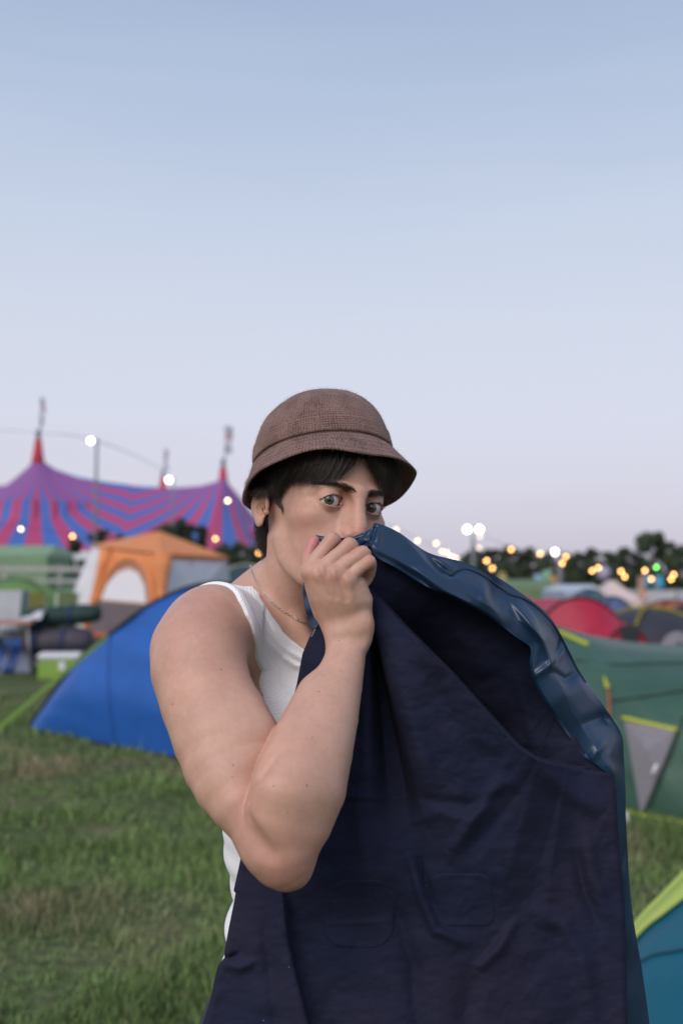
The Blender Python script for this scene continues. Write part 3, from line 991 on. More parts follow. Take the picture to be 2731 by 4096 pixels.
    e[0].position = 0.56; e[0].color = (0.048, 0.022, 0.018, 1); e[1].position = 1.0; e[1].color = (0.270, 0.165, 0.140, 1)
    l.new(rp.outputs[0], b.inputs['Base Color'])
    b.inputs['Roughness'].default_value = 0.95
    b.inputs['Specular IOR Level'].default_value = 0.1
    b.inputs['Sheen Weight'].default_value = 0.35; b.inputs['Sheen Roughness'].default_value = 0.6
    b.inputs['Sheen Tint'].default_value = (0.7, 0.55, 0.52, 1)
    bp = nn.new('ShaderNodeBump'); bp.inputs['Strength'].default_value = 0.8; bp.inputs['Distance'].default_value = 0.0016
    l.new(ad_.outputs[0], bp.inputs['Height']); l.new(bp.outputs[0], b.inputs['Normal'])
    me.materials.append(m)
    child_at_world(o, person)
    # stray wool fibres along the surface
    me.calc_loop_triangles()
    nf = 16000
    vs = np.array([v.co for v in me.vertices]); ns = np.array([v.normal for v in me.vertices])
    idx = rng.integers(22 * NP, (n - 1) * NP, nf)
    base = vs[idx] + rng.normal(0, 0.0016, (nf, 3))
    nr_ = ns[idx]
    dirn = nr_ * 0.6 + rng.normal(0, 0.6, (nf, 3))
    dirn /= np.linalg.norm(dirn, axis=1, keepdims=True)
    base = base - nr_ * 0.0003
    L = 0.0007 + 0.0015 * rng.random((nf, 1)) ** 2
    cur = np.stack([base, base + dirn * L * 0.6 + nr_ * L * 0.15, base + dirn * L + rng.normal(0, 0.0004, (nf, 3))], 1)
    V2, F2 = tubes(cur, np.tile([0.00009, 0.00007, 0.00003], (nf, 1)))
    fz = mesh_obj('wool_fuzz', V2, F2, mat('wool_fibre', (0.20, 0.135, 0.12), rough=0.9, spec=0.1), o)
    fz['kind'] = 'stuff'
    fz.matrix_parent_inverse = Matrix.Identity(4)
    return o
hat = build_hat()

# hair: locks of fine strands following guides laid on the head
def guide(pts, off):
    """pts: photo pixels root..tip; off: list of offsets from the skin"""
    fn = lambda p: sdf_head(p)
    return np.array([ray_hit(fn, u, v, 1.1, 1.6, o) for (u, v), o in zip(pts, off)])
def lock_set(guides, n, spread, jitter, r0, S=9, clump=0.55, curl=0.0):
    """strands interpolated between neighbouring guides"""
    G = np.stack([crom(g, S) for g in guides])
    cur = []; rr = []
    m = len(G)
    centres = rng.random(max(3, n // 14)) * (m - 1)
    for i in range(n):
        a = rng.random() * (m - 1)
        c = centres[np.argmin(np.abs(centres - a))]
        k = min(int(a), m - 2); t = a - k
        g = G[k] * (1 - t) + G[k + 1] * t
        kc = min(int(c), m - 2); tc_ = c - kc
        gc = G[kc] * (1 - tc_) + G[kc + 1] * tc_
        s = np.linspace(0, 1, S)[:, None]
        g = g * (1 - clump * s ** 1.5) + gc * (clump * s ** 1.5)
        o1 = rng.normal(0, spread, 3); o2 = rng.normal(0, jitter, 3)
        g = g + o1 * (1 - 0.6 * s) + o2 * s ** 1.3
        if curl:
            ph = rng.random() * 6.28
            g = g + curl * s ** 1.2 * np.stack([np.sin(s[:, 0] * 6 + ph), 0 * s[:, 0], np.cos(s[:, 0] * 5 + ph) * 0.4], -1)
        ln = 0.72 + 0.32 * rng.random()
        ln = min(ln, 1.0) if rng.random() < 0.85 else ln
        g = crom(g[: max(3, int(round(S * ln)))], S)
        cur.append(g); rr.append(np.linspace(r0, r0 * 0.22, S) * (0.8 + 0.5 * rng.random()))
    return np.array(cur), np.array(rr)
def build_hair():
    near = [[(1165, 1850), (1130, 1915), (1118, 1985)], [(1215, 1825), (1180, 1885), (1155, 1940)], [(1275, 1800), (1235, 1880), (1200, 1942)], [(1330, 1785), (1290, 1870), (1248, 1945)],
            [(1380, 1780), (1345, 1865), (1300, 1938)], [(1420, 1785), (1390, 1855), (1352, 1915)], [(1440, 1785), (1420, 1830), (1392, 1872)]]
    far = [[(1474, 1795), (1488, 1838), (1496, 1885)], [(1492, 1800), (1500, 1860), (1512, 1925)], [(1515, 1810), (1525, 1890), (1538, 1972)], [(1540, 1820), (1560, 1910), (1572, 1990)], [(1560, 1835), (1590, 1900), (1603, 1968)]]
    side = [[(1050, 1920), (1072, 1970), (1088, 2005)], [(1075, 1905), (1092, 1965), (1106, 2010)], [(1110, 1885), (1112, 1960), (1122, 2010)], [(1150, 1870), (1130, 1925), (1125, 1985)]]
    nape = [[(1010, 2010), (1003, 2110), (1022, 2205)], [(1030, 2020), (1022, 2120), (1035, 2212)], [(1055, 2060), (1045, 2140), (1045, 2205)]]
    wisp = [[(1085, 1960), (1100, 2010), (1125, 2035), (1133, 2062)], [(1100, 1950), (1112, 2000), (1130, 2030), (1128, 2058)]]
    over = [[(985, 1930), (1000, 1960), (1008, 1990)], [(1020, 1920), (1030, 1955), (1036, 1985)], [(1055, 1915), (1066, 1955), (1080, 1995)]]
    C, Rr = [], []
    def add(gs, offs, *a, **k):
        g = [guide(p, offs if len(offs) == len(p) else np.interp(np.linspace(0, 1, len(p)), np.linspace(0, 1, len(offs)), offs)) for p in gs]
        c, r = lock_set(g, *a, **k)
        C.append(c); Rr.append(r)
    add(near, [0.012, 0.010, 0.004], 1500, 0.0035, 0.0022, 0.00030, clump=0.6)
    add(near, [0.012, 0.011, 0.004], 130, 0.006, 0.0060, 0.00022, clump=0.0)
    add(far, [0.012, 0.012, 0.006], 60, 0.005, 0.0050, 0.00022, clump=0.0)
    add(far, [0.012, 0.012, 0.006], 900, 0.0035, 0.0020, 0.00030, clump=0.5)
    add(side, [0.008, 0.005, 0.002], 420, 0.0025, 0.0025, 0.00024, clump=0.4, curl=0.0012)
    add(wisp, [0.004, 0.003, 0.002, 0.002], 46, 0.0010, 0.0012, 0.00024, clump=0.85)
    add(over, [0.010, 0.009, 0.008], 420, 0.0022, 0.0022, 0.00026, clump=0.4, curl=0.001)
    g = [np.array([H2W(q) for q in pts]) for pts in (
        [(0.060, -0.046, 0.000), (0.060, -0.052, -0.036), (0.053, -0.052, -0.064)],
        [(0.055, -0.058, 0.000), (0.056, -0.064, -0.038), (0.049, -0.060, -0.070)],
        [(0.045, -0.070, 0.000), (0.046, -0.074, -0.040), (0.041, -0.068, -0.072)],
        [(0.028, -0.082, 0.000), (0.028, -0.080, -0.040), (0.026, -0.074, -0.070)],
        [(-0.028, -0.082, 0.000), (-0.028, -0.080, -0.040), (-0.026, -0.074, -0.070)],
        [(-0.058, -0.048, 0.000), (-0.058, -0.052, -0.040), (-0.050, -0.052, -0.066)])]
    c, r = lock_set(g, 2200, 0.0045, 0.0045, 0.00030, clump=0.6, curl=0.0034)
    C.append(c); Rr.append(r)
    C = np.concatenate(C); Rr = np.concatenate(Rr)
    V, Fq = tubes(C, Rr)
    o = mesh_obj('hair', V, Fq, M_HAIR)
    child_at_world(o, person)
    # scalp mass under the hat
    def cap(p):
        q = W2H(p)
        d = s_ell(q, (0, -0.010, 0.032), (0.0815, 0.1035, 0.1000))
        pl = (0.060 - q[:, 2]) * 0.9 - (0.085 - q[:, 1]) * 0.62          # hairline slopes down to the back
        pl = np.where(q[:, 1] < -0.040, np.minimum(pl, -0.048 - q[:, 2]), pl)
        d = smax(d, pl.astype(f32), 0.006)
        return d
    X = axis_grid(-0.16, 0.12, 0.004, []); Y = axis_grid(1.2, 1.50, 0.004, []); Z = axis_grid(1.58, 1.84, 0.004, [])
    pos, F, _ = sdf_mesh(cap, X, Y, Z, relax=1)
    o2 = mesh_obj('hair_mass', pos, F, mat('hair_mass', (0.014, 0.010, 0.008), rough=0.7, bump=0.6, bscale=300, bdist=0.002), None, True)
    o2.parent = o
    return o
hair = build_hair()

# ------------------------------------------------------------------ vest, necklace, trousers, shoes
ZN = np.array([1.40, 1.41, 1.42, 1.45, 1.48, 1.491, 1.507, 1.526, 1.55, 1.570, 1.580, 1.60])
XN = np.array([-.05, .020, .045, .078, .102, .109, .122, .129, .123, .104, .100, .100])
ZA = np.array([1.30, 1.34, 1.36, 1.385, 1.41, 1.427, 1.456, 1.48, 1.507, 1.53, 1.549, 1.566, 1.60])
XA = np.array([.34, .26, .200, .164, .147, .141, .137, .158, .184, .197, .198, .188, .178])
def vest_edges(t):
    x = t[:, 0]; z = t[:, 2]
    left = x < 0
    z = np.where(left, z + 0.055, z)
    ax = np.abs(x)
    back = np.clip((-t[:, 1] - 0.0) / 0.04, 0, 1)
    xn = np.interp(z - 0.055 * back, ZN, XN)
    rn = ax - xn
    ra = np.interp(z, ZA, XA) - ax
    return rn * 0.8, ra * 0.8
def sdf_vest(p):
    t = W2T(p)
    tr = sdf_trunk_c(p)
    arm = culled(p, sdf_arm, (-0.245, 0.99, 1.13), (0.06, 1.32, 1.57), 0.05) + (np.clip((1.47 - p[:, 2]) / 0.05, 0, 1) * 0.12 + np.clip((p[:, 0] + 0.10) / 0.02, 0, 1) * 0.12).astype(f32)
    tq = np.clip((p[:, 2] - 1.44) / 0.08, 0, 1)
    base = smin(tr, arm, (0.006 + 0.034 * tq).astype(f32))
    rn, ra = vest_edges(t)
    th = np.full(len(p), 0.0030)
    nk = s_chain(p, NECK, 8)
    rn = np.minimum(rn, (nk - 0.017) * 0.9)
    hem = np.minimum(rn, ra)
    th = th + 0.0016 * np.clip(1 - np.abs(hem - 0.006) / 0.0066, 0, 1) ** 0.25
    zf = np.exp(-((t[:, 2] - 1.455) / 0.05) ** 2)
    for c, w, s in ((0.021, .0028, 1.0), (0.031, .003, .8), (0.044, .004, .7)):
        th = th + 0.0040 * s * zf * np.exp(-((ra - c - 0.12 * (1.50 - t[:, 2])) / w) ** 2)
    low = np.clip((1.30 - t[:, 2]) / 0.08, 0, 1)
    th = th + low * (0.005 + 0.0042 * np.sin(t[:, 2] * 66 + 3.5 * np.sin(t[:, 2] * 23 + 1) + t[:, 1] * 14 + t[:, 0] * 6) + 0.0016 * np.sin(t[:, 2] * 150 + t[:, 0] * 30))
    d = smax(base - th.astype(f32), -(base + 0.003), 0.001)
    d = smax(d, (-hem).astype(f32), 0.0012)
    d = np.maximum(d, (1.0 - t[:, 2]).astype(f32))
    return d.astype(f32)
def vest_material():
    m = bpy.data.materials.new('white_rib_cotton')
    m.use_nodes = True
    n, l = m.node_tree.nodes, m.node_tree.links
    b = n['Principled BSDF']
    b.inputs['Base Color'].default_value = (0.87, 0.87, 0.89, 1)
    b.inputs['Roughness'].default_value = 0.9
    b.inputs['Specular IOR Level'].default_value = 0.15
    b.inputs['Sheen Weight'].default_value = 0.15
    b.inputs['Subsurface Weight'].default_value = 0.1
    b.inputs['Subsurface Scale'].default_value = 0.003
    uv = n.new('ShaderNodeVertexColor'); uv.layer_name = 'rib'
    sp = n.new('ShaderNodeSeparateColor'); l.new(uv.outputs['Color'], sp.inputs[0])
    def rib(sock, scale):
        mm = n.new('ShaderNodeMath'); mm.operation = 'MULTIPLY'; mm.inputs[1].default_value = scale
        l.new(sock, mm.inputs[0])
        s = n.new('ShaderNodeMath'); s.operation = 'SINE'; l.new(mm.outputs[0], s.inputs[0])
        return s.outputs[0]
    a = rib(sp.outputs[0], 6.283 / 0.0019)
    c = rib(sp.outputs[1], 6.283 / 0.0024)
    mixr = n.new('ShaderNodeMix'); mixr.data_type = 'FLOAT'
    l.new(sp.outputs[2], mixr.inputs[0]); l.new(a, mixr.inputs[2]); l.new(c, mixr.inputs[3])
    bp = n.new('ShaderNodeBump'); bp.inputs['Strength'].default_value = 0.45; bp.inputs['Distance'].default_value = 0.0005
    l.new(mixr.outputs[0], bp.inputs['Height']); l.new(bp.outputs[0], b.inputs['Normal'])
    return m
def build_vest():
    k = DEVK
    X = axis_grid(-0.25, 0.17, 0.0034 * k, [(-0.17, -0.03, 0.0022 * k)]); Y = axis_grid(1.19, 1.62, 0.0034 * k, [(1.19, 1.36, 0.0022 * k)]); Z = axis_grid(0.985, 1.60, 0.0034 * k, [(1.40, 1.59, 0.0022 * k)])
    pos, F, _ = sdf_mesh(sdf_vest, X, Y, Z, relax=1, margin=1.15)
    o = mesh_obj('vest', pos, F, vest_material(), None, True)
    t = W2T(pos.astype(f32))
    rn, ra = vest_edges(t)
    hem = np.minimum(rn, ra)
    # rib direction data: around the body, and along the hems
    c = np.ones((len(pos), 4), f32)
    c[:, 0] = t[:, 0] * 0.75 + np.sign(t[:, 0]) * 0 - t[:, 1] * 0.75 * np.sign(t[:, 0] + 1e-6) + 0.5
    c[:, 1] = t[:, 2] * 0.8 + t[:, 0] * 0.55
    c[:, 2] = (hem < 0.0125)
    at = o.data.color_attributes.new('rib', 'FLOAT_COLOR', 'POINT')
    at.data.foreach_set('color', c.ravel())
    child_at_world(o, person)
    return o
vest = build_vest()

def build_necklace():
    vis = [(1003, 2262), (1012, 2300), (1040, 2350), (1080, 2400), (1120, 2435), (1165, 2463), (1215, 2490), (1275, 2512), (1330, 2512)]
    P = [ray_hit(sdf_body, u, v, 1.25, 1.6, 0.0012) if i < 7 else ray_hit(sdf_trunk_c, u, v, 1.25, 1.6, 0.0012) for i, (u, v) in enumerate(vis)]
    for q in ((-0.060, 0.000, 1.540), (-0.055, -0.055, 1.570), (0.0, -0.085, 1.590), (0.050, -0.070, 1.600)):
        w = T2W(np.array(q)).ravel().astype(f32)[None]
        for _ in range(8):
            f0 = sdf_trunk_c(w)
            e = f32(1e-3)
            g = np.array([float(sdf_trunk_c(w + np.eye(3, dtype=f32)[a] * e)[0] - f0[0]) for a in range(3)]); g /= max(np.linalg.norm(g), 1e-6)
            w = (w - g * (f0 - 0.0012)[:, None]).astype(f32)
        P.append(w[0])
    P.append(P[0])
    C = crom(np.array(P), 600)
    s = np.concatenate([[0], np.cumsum(np.linalg.norm(np.diff(C, axis=0), axis=1))])
    n = int(s[-1] / 0.0030)
    V, Fs = [], []
    for i in range(n):
        a = i / n * s[-1]
        p = np.array([np.interp(a, s, C[:, k]) for k in range(3)])
        p2 = np.array([np.interp(a + 0.001, s, C[:, k]) for k in range(3)])
        t = p2 - p; t /= max(np.linalg.norm(t), 1e-9)
        ref = np.array([0.3, -0.8, 0.5]); b = np.cross(t, ref); b /= np.linalg.norm(b); c = np.cross(t, b)
        if i % 2:
            b, c = (b + c) / math.sqrt(2), (c - b) / math.sqrt(2)
        else:
            b, c = (b - c) / math.sqrt(2), (c + b) / math.sqrt(2)
        o = len(V)
        M, m_ = 10, 4
        for j in range(M):
            th = 2 * math.pi * j / M
            cen = p + t * 0.0020 * math.cos(th) + b * 0.0011 * math.sin(th)
            nn_ = t * math.cos(th) + b * math.sin(th)
            for k in range(m_):
                ph = 2 * math.pi * k / m_
                V.append(cen + 0.00036 * (nn_ * math.cos(ph) + c * math.sin(ph)))
        for j in range(M):
            for k in range(m_):
                Fs.append((o + j * m_ + k, o + ((j + 1) % M) * m_ + k, o + ((j + 1) % M) * m_ + (k + 1) % m_, o + j * m_ + (k + 1) % m_))
    o = mesh_obj('necklace', np.array(V), Fs, mat('silver', (0.78, 0.74, 0.72), rough=0.25, metal=1.0), None, True)
    child_at_world(o, person)
build_necklace()

def sdf_trousers(p):
    t = W2T(p)
    m = np.stack([np.abs(t[:, 0]), t[:, 1], t[:, 2]], -1)
    d = s_ell(m, (0.0, 0.0, 0.93), (0.178, 0.128, 0.16))
    d = smin(d, s_chain(m, [(0.085, 0.0, 0.88, .094), (0.095, 0.005, 0.68, .080), (0.10, 0.0, 0.50, .066), (0.105, -0.010, 0.30, .066), (0.108, -0.010, 0.10, .060)], 8), 0.03)
    d = np.maximum(d, (t[:, 2] - 1.03))
    d = np.maximum(d, 0.06 - t[:, 2])
    return d.astype(f32)
def build_trousers():
    a = T2W((0, 0, 0)).ravel()
    X = axis_grid(a[0] - 0.22, a[0] + 0.22, 0.009, []); Y = axis_grid(a[1] - 0.24, a[1] + 0.24, 0.009, []); Z = axis_grid(0.03, 1.06, 0.009, [])
    pos, F, _ = sdf_mesh(sdf_trousers, X, Y, Z, relax=1)
    child_at_world(mesh_obj('trousers', pos, F, mat('dark_denim', (0.03, 0.035, 0.055), rough=0.9, bump=0.3, bscale=400), None, True), person)
    for sgn in (1, -1):
        def shoe(p, sgn=sgn):
            t = W2T(p)
            d = s_ell(t, (0.110 * sgn, 0.060, 0.045), (0.046, 0.135, 0.044))
            d = smin(d, s_ell(t, (0.110 * sgn, -0.020, 0.070), (0.042, 0.062, 0.070)), 0.02)
            return np.maximum(d, 0.002 - t[:, 2]).astype(f32)
        c = T2W((0.11 * sgn, 0.05, 0)).ravel()
        X = axis_grid(c[0] - 0.18, c[0] + 0.18, 0.007, []); Y = axis_grid(c[1] - 0.18, c[1] + 0.18, 0.007, []); Z = axis_grid(-0.01, 0.16, 0.007, [])
        pos, F, _ = sdf_mesh(shoe, X, Y, Z, relax=1)
        child_at_world(mesh_obj('shoe', pos, F, mat('dark_leather', (0.03, 0.027, 0.025), rough=0.5), None, True), person)
build_trousers()
tag(person, 'young person in brown bucket hat and white vest, pressing a raincoat to the mouth', 'person')

# ------------------------------------------------------------------ raincoat held up to the face: dark cotton lining, shiny navy shell
_lat = np.random.default_rng(21).random((257, 257))
def vnoise(x, y):
    x = np.asarray(x, float) % 256; y = np.asarray(y, float) % 256
    i = np.floor(x).astype(int); j = np.floor(y).astype(int)
    fx = x - i; fy = y - j
    fx = fx * fx * fx * (fx * (fx * 6 - 15) + 10); fy = fy * fy * fy * (fy * (fy * 6 - 15) + 10)
    i2 = (i + 1) % 256; j2 = (j + 1) % 256
    a = _lat[i, j] * (1 - fx) + _lat[i2, j] * fx
    b = _lat[i, j2] * (1 - fx) + _lat[i2, j2] * fx
    return a * (1 - fy) + b * fy - 0.5
def fbm(x, y, o=4):
    s = 0; a = 1.0
    for k in range(o):
        s = s + a * vnoise(x + 17.3 * k, y + 9.1 * k); x = x * 2.03; y = y * 2.03; a *= 0.5
    return s
def poly_sd(u, v, pts):
    """signed pixel distance to a polyline (positive below a line that runs to the right), and the run along it 0..1"""
    best = np.full(u.shape, 1e9); sgn = np.ones(u.shape); run = np.zeros(u.shape)
    pts = [np.array(p, float) for p in pts]
    L = [np.linalg.norm(b - a) for a, b in zip(pts[:-1], pts[1:])]
    tot = sum(L); acc = 0
    for (a, b), l_ in zip(zip(pts[:-1], pts[1:]), L):
        ab = b - a
        t = np.clip(((u - a[0]) * ab[0] + (v - a[1]) * ab[1]) / (l_ * l_), 0, 1)
        dx = u - a[0] - t * ab[0]; dy = v - a[1] - t * ab[1]
        d = np.hypot(dx, dy)
        c = ab[0] * (v - a[1]) - ab[1] * (u - a[0])
        w = d < best
        best = np.where(w, d, best); sgn = np.where(w, np.where(c >= 0, 1.0, -1.0), sgn); run = np.where(w, (acc + t * l_) / tot, run)
        acc += l_
    return best * sgn, run
def sstep(x, a, b):
    t = np.clip((x - a) / (b - a), 0, 1)
    return t * t * (3 - 2 * t)
RIDGE = [(1455, 2330), (1483, 2364), (1612, 2503), (1797, 2688), (1964, 2873), (2075, 2993), (2149, 3040), (2260, 3070), (2330, 3080)]
VAL_R = [(1486, 2470), (1500, 2530), (1548, 2716), (1594, 2882), (1649, 3095), (1680, 3260), (1690, 3420)]
VAL_L = [(1468, 2480), (1474, 2568), (1482, 2800), (1487, 2975), (1496, 3200), (1510, 3400)]
FOLD3 = [(1120, 3440), (1129, 3567), (1149, 3761), (1185, 3914), (1231, 4096), (1330, 4500)]
def crease(u, v, pts, w, amp, taper=True):
    d, r = poly_sd(u, v, pts)
    e = amp * np.exp(-(d / w) ** 2)
    return e * (np.sin(np.pi * np.clip(r, 0.02, 0.98)) ** 0.5 if taper else 1)
def rrect(u, v, cu, cv, hu, hv, r, slant=0.0):
    x = np.abs(u - cu - slant * (v - cv)) - hu + r; y = np.abs(v - cv) - hv + r
    return np.hypot(np.maximum(x, 0), np.maximum(y, 0)) + np.minimum(np.maximum(x, y), 0) - r
def lining_depth(u, v):
    # broad hang of the cloth
    D = np.interp(v, [2150, 2350, 2600, 3000, 3500, 4096, 5200], [1.213, 1.208, 1.205, 1.195, 1.183, 1.176, 1.12])
    D = D + 0.085 * sstep(u, 1500, 2600) + 0.030 * sstep(-u, -1200, -820)
    left = sstep(-u, -1330, -1180) * sstep(-v, -3200, -2800)
    D = D + 0.030 * left
    D = D + 0.008 * fbm(u / 420 + 3, v / 520, 3)
    # fold that runs from the fist down to the right: in front below it, a hollow behind it above
    s, r = poly_sd(u, v, RIDGE)
    s = -s                                            # > 0 above / right of the fold
    mu = sstep(u, 1425, 1520)
    open_ = sstep(r, 0.03, 0.35) * (1 - sstep(r, 0.66, 0.97))
    D = D + 0.130 * sstep(s, -3, 14) * (1 - 0.84 * np.clip((s - 10) / 330, 0, 1) ** 0.8) * (0.15 + 0.85 * open_) * mu
    # the panel between the valley and the fold rises out of the valley towards the fold edge
    bb, rbb = poly_sd(u, v, VAL_R)
    f = np.clip(-bb, 0, None) / (np.clip(-bb, 0, None) + np.clip(-s, 0, None) + 1.0)
    pan = sstep(r, 0.04, 0.35) * (1 - sstep(r, 0.80, 1.0)) * (1 - sstep(-s, 350, 800)) * (s < 2) * mu
    D = D - 0.060 * f ** 0.8 * pan * (1 - sstep(s, -3, 12)) - 0.0 * rbb
    # wedge-shaped valley below the fist
    a, ra = poly_sd(u, v, VAL_L); b, rb = poly_sd(u, v, VAL_R)
    ina = sstep(-a, -4 - 20 * ra, 22 + 50 * ra); inb = sstep(b - 3, -6 - 10 * rb, 9 + 60 * rb ** 2)
    fade = sstep(v, 2460, 2640) * (1 - sstep(v, 2950, 3420))
    D = D + 0.060 * ina * inb * fade
    D = D - 0.008 * np.exp(-((b + 50) / 60) ** 2) * fade - 0.007 * np.exp(-((a - 26) / 28) ** 2) * fade
    # long vertical folds at the bottom left
    c, rc = poly_sd(u, v, FOLD3)
    D = D + 0.022 * sstep(-c, -3, 12) * sstep(v, 3480, 3700) * sstep(-u, -1800, -1350)
    D = D - 0.006 * np.exp(-((c - 18) / 26) ** 2) * sstep(v, 3480, 3700)
    # wrinkles seen in the cloth
    for pts, w, amp in (
        ([(2000, 3130), (1900, 3260), (1800, 3410)], 26, -0.0085), ([(2040, 3180), (1940, 3320), (1850, 3440)], 30, 0.005),
        ([(1640, 3430), (1690, 3600), (1740, 3720), (1860, 3770)], 20, -0.0095), ([(1668, 3420), (1720, 3600), (1770, 3690)], 22, 0.006),
        ([(2060, 3680), (1990, 3800), (1900, 3880)], 22, -0.008), ([(2340, 3330), (2370, 3520), (2440, 3680)], 30, -0.007), ([(2290, 3380), (2330, 3560), (2400, 3720)], 26, 0.006),
        ([(1660, 3190), (1900, 3220), (2060, 3160)], 26, 0.0045), ([(1620, 3290), (1760, 3250), (1900, 3290)], 20, -0.003),
        ([(2060, 2700), (2110, 2860), (2130, 3000)], 22, -0.005), ([(1800, 2500), (1900, 2600), (1960, 2720)], 34, -0.004), ([(2160, 3080), (2300, 3180), (2420, 3250)], 40, -0.008),
        ([(1300, 3180), (1480, 3190), (1640, 3190)], 12, -0.0030), ([(960, 3810), (920, 3828), (890, 3832)], 12, 0.008), ([(900, 3850), (960, 3870), (1020, 3840)], 18, -0.006),
        ([(1540, 2620), (1640, 2900), (1740, 3200)], 46, -0.006), ([(1700, 2700), (1820, 2900), (1960, 3060)], 40, 0.004), ([(1420, 3000), (1440, 3300), (1480, 3600)], 40, -0.007),
        ([(2120, 3640), (2250, 3700), (2330, 3840), (2370, 4096)], 36, -0.008), ([(1560, 3560), (1650, 3850), (1680, 4200)], 36, 0.008), ([(1060, 3640), (1080, 3850), (1120, 4200)], 30, 0.006),
        ([(1200, 2560), (1215, 2700), (1180, 2850)], 24, 0.004), ([(1850, 4200), (1870, 3980), (1900, 3850)], 44, 0.007)):
        D = D + crease(u, v, pts, w, amp * 1.35)
    fine = fbm(u / 150 + 0.4 * vnoise(u / 90, v / 90), v / 105 + 40, 4) * 0.0050 + fbm(u / 46 + 9, v / 52, 3) * 0.0011
    D = D + fine
    return D
def pocket_sd(u, v, which):
    return rrect(u, v, 1440, 3655, 146, 142, 95, -0.06) if which == 0 else rrect(u, v, 1850, 3600, 128, 112, 55, 0.10)
LV = [2120, 2160, 2300, 2400, 2460, 2506, 2560, 2615, 2742, 2870, 2946, 3100, 3300, 3440, 3562, 3570, 3608, 3710, 3815, 3832, 3863, 3914, 3991, 4096, 4600, 5200]
LU = [1275, 1270, 1300, 1322, 1300, 1262, 1236, 1213, 1188, 1156, 1127, 1060, 990, 965, 938, 946, 940, 919, 900, 902, 876, 863, 848, 815, 760, 720]
RV = [2120, 2160, 2226, 2272, 2346, 2392, 2457, 2549, 2577, 2642, 2716, 2808, 2901, 3003, 3049, 3095, 3151, 3252, 3391, 3530, 3669, 3807, 4096, 5200]
RU = [1440, 1495, 1545, 1630, 1750, 1870, 1990, 2120, 2160, 2162, 2172, 2215, 2272, 2342, 2390, 2432, 2458, 2463, 2472, 2486, 2495, 2500, 2504, 2530]
def grid_faces(nr, nc):
    r = np.arange(nr - 1)[:, None]; c = np.arange(nc - 1)[None, :]
    return np.stack([r * nc + c, (r + 1) * nc + c, (r + 1) * nc + c + 1, r * nc + c + 1], -1).reshape(-1, 4)
def WV(u, v, d):
    x = (u - U0) / F_PX * d; up = (V0 - v) / F_PX * d
    return np.stack([x, d * CP - up * SP, CAM[2] + d * SP + up * CP], -1)
coat = empty('raincoat', (0.15, 1.25, 0.0))
def lining_material():
    m = bpy.data.materials.new('navy_cotton_lining')
    m.use_nodes = True
    n, l = m.node_tree.nodes, m.node_tree.links
    b = n['Principled BSDF']
    tc = n.new('ShaderNodeTexCoord')
    t = n.new('ShaderNodeTexNoise'); t.inputs['Scale'].default_value = 7; t.inputs['Detail'].default_value = 5
    l.new(tc.outputs['Object'], t.inputs['Vector'])
    rp = n.new('ShaderNodeValToRGB'); l.new(t.outputs['Fac'], rp.inputs[0])
    e = rp.color_ramp.elements
    e[0].position = 0.35; e[0].color = (0.0180, 0.0225, 0.0480, 1); e[1].position = 0.68; e[1].color = (0.0260, 0.0250, 0.0480, 1)
    # lint
    vo = n.new('ShaderNodeTexVoronoi'); vo.inputs['Scale'].default_value = 34; vo.inputs['Randomness'].default_value = 1
    l.new(tc.outputs['Object'], vo.inputs['Vector'])
    lt = n.new('ShaderNodeMath'); lt.operation = 'LESS_THAN'; lt.inputs[1].default_value = 0.028
    l.new(vo.outputs['Distance'], lt.inputs[0])
    nz2 = n.new('ShaderNodeTexNoise'); nz2.inputs['Scale'].default_value = 16
    l.new(tc.outputs['Object'], nz2.inputs['Vector'])
    gt = n.new('ShaderNodeMath'); gt.operation = 'GREATER_THAN'; gt.inputs[1].default_value = 0.60
    l.new(nz2.outputs['Fac'], gt.inputs[0])
    ml = n.new('ShaderNodeMath'); ml.operation = 'MULTIPLY'; l.new(lt.outputs[0], ml.inputs[0]); l.new(gt.outputs[0], ml.inputs[1])
    mx_ = n.new('ShaderNodeMixRGB'); mx_.inputs[2].default_value = (0.16, 0.16, 0.19, 1)
    l.new(ml.outputs[0], mx_.inputs[0]); l.new(rp.outputs[0], mx_.inputs[1])
    l.new(mx_.outputs[0], b.inputs['Base Color'])
    b.inputs['Roughness'].default_value = 0.92
    b.inputs['Specular IOR Level'].default_value = 0.06
    b.inputs['Sheen Weight'].default_value = 0.02; b.inputs['Sheen Roughness'].default_value = 0.45
    b.inputs['Sheen Tint'].default_value = (0.55, 0.52, 0.75, 1)
    w = n.new('ShaderNodeTexNoise'); w.inputs['Scale'].default_value = 900; w.inputs['Detail'].default_value = 3
    l.new(tc.outputs['Object'], w.inputs['Vector'])
    bp = n.new('ShaderNodeBump'); bp.inputs['Strength'].default_value = 0.5; bp.inputs['Distance'].default_value = 0.0006
    l.new(w.outputs['Fac'], bp.inputs['Height']); l.new(bp.outputs[0], b.inputs['Normal'])
    return m
M_LIN = lining_material()
M_SHELL = mat('navy_coated_shell', (0.013, 0.038, 0.085), rough=0.38, spec=0.55, bump=0.08, bscale=240, bdist=0.0008, noise=0.25, nscale=14)
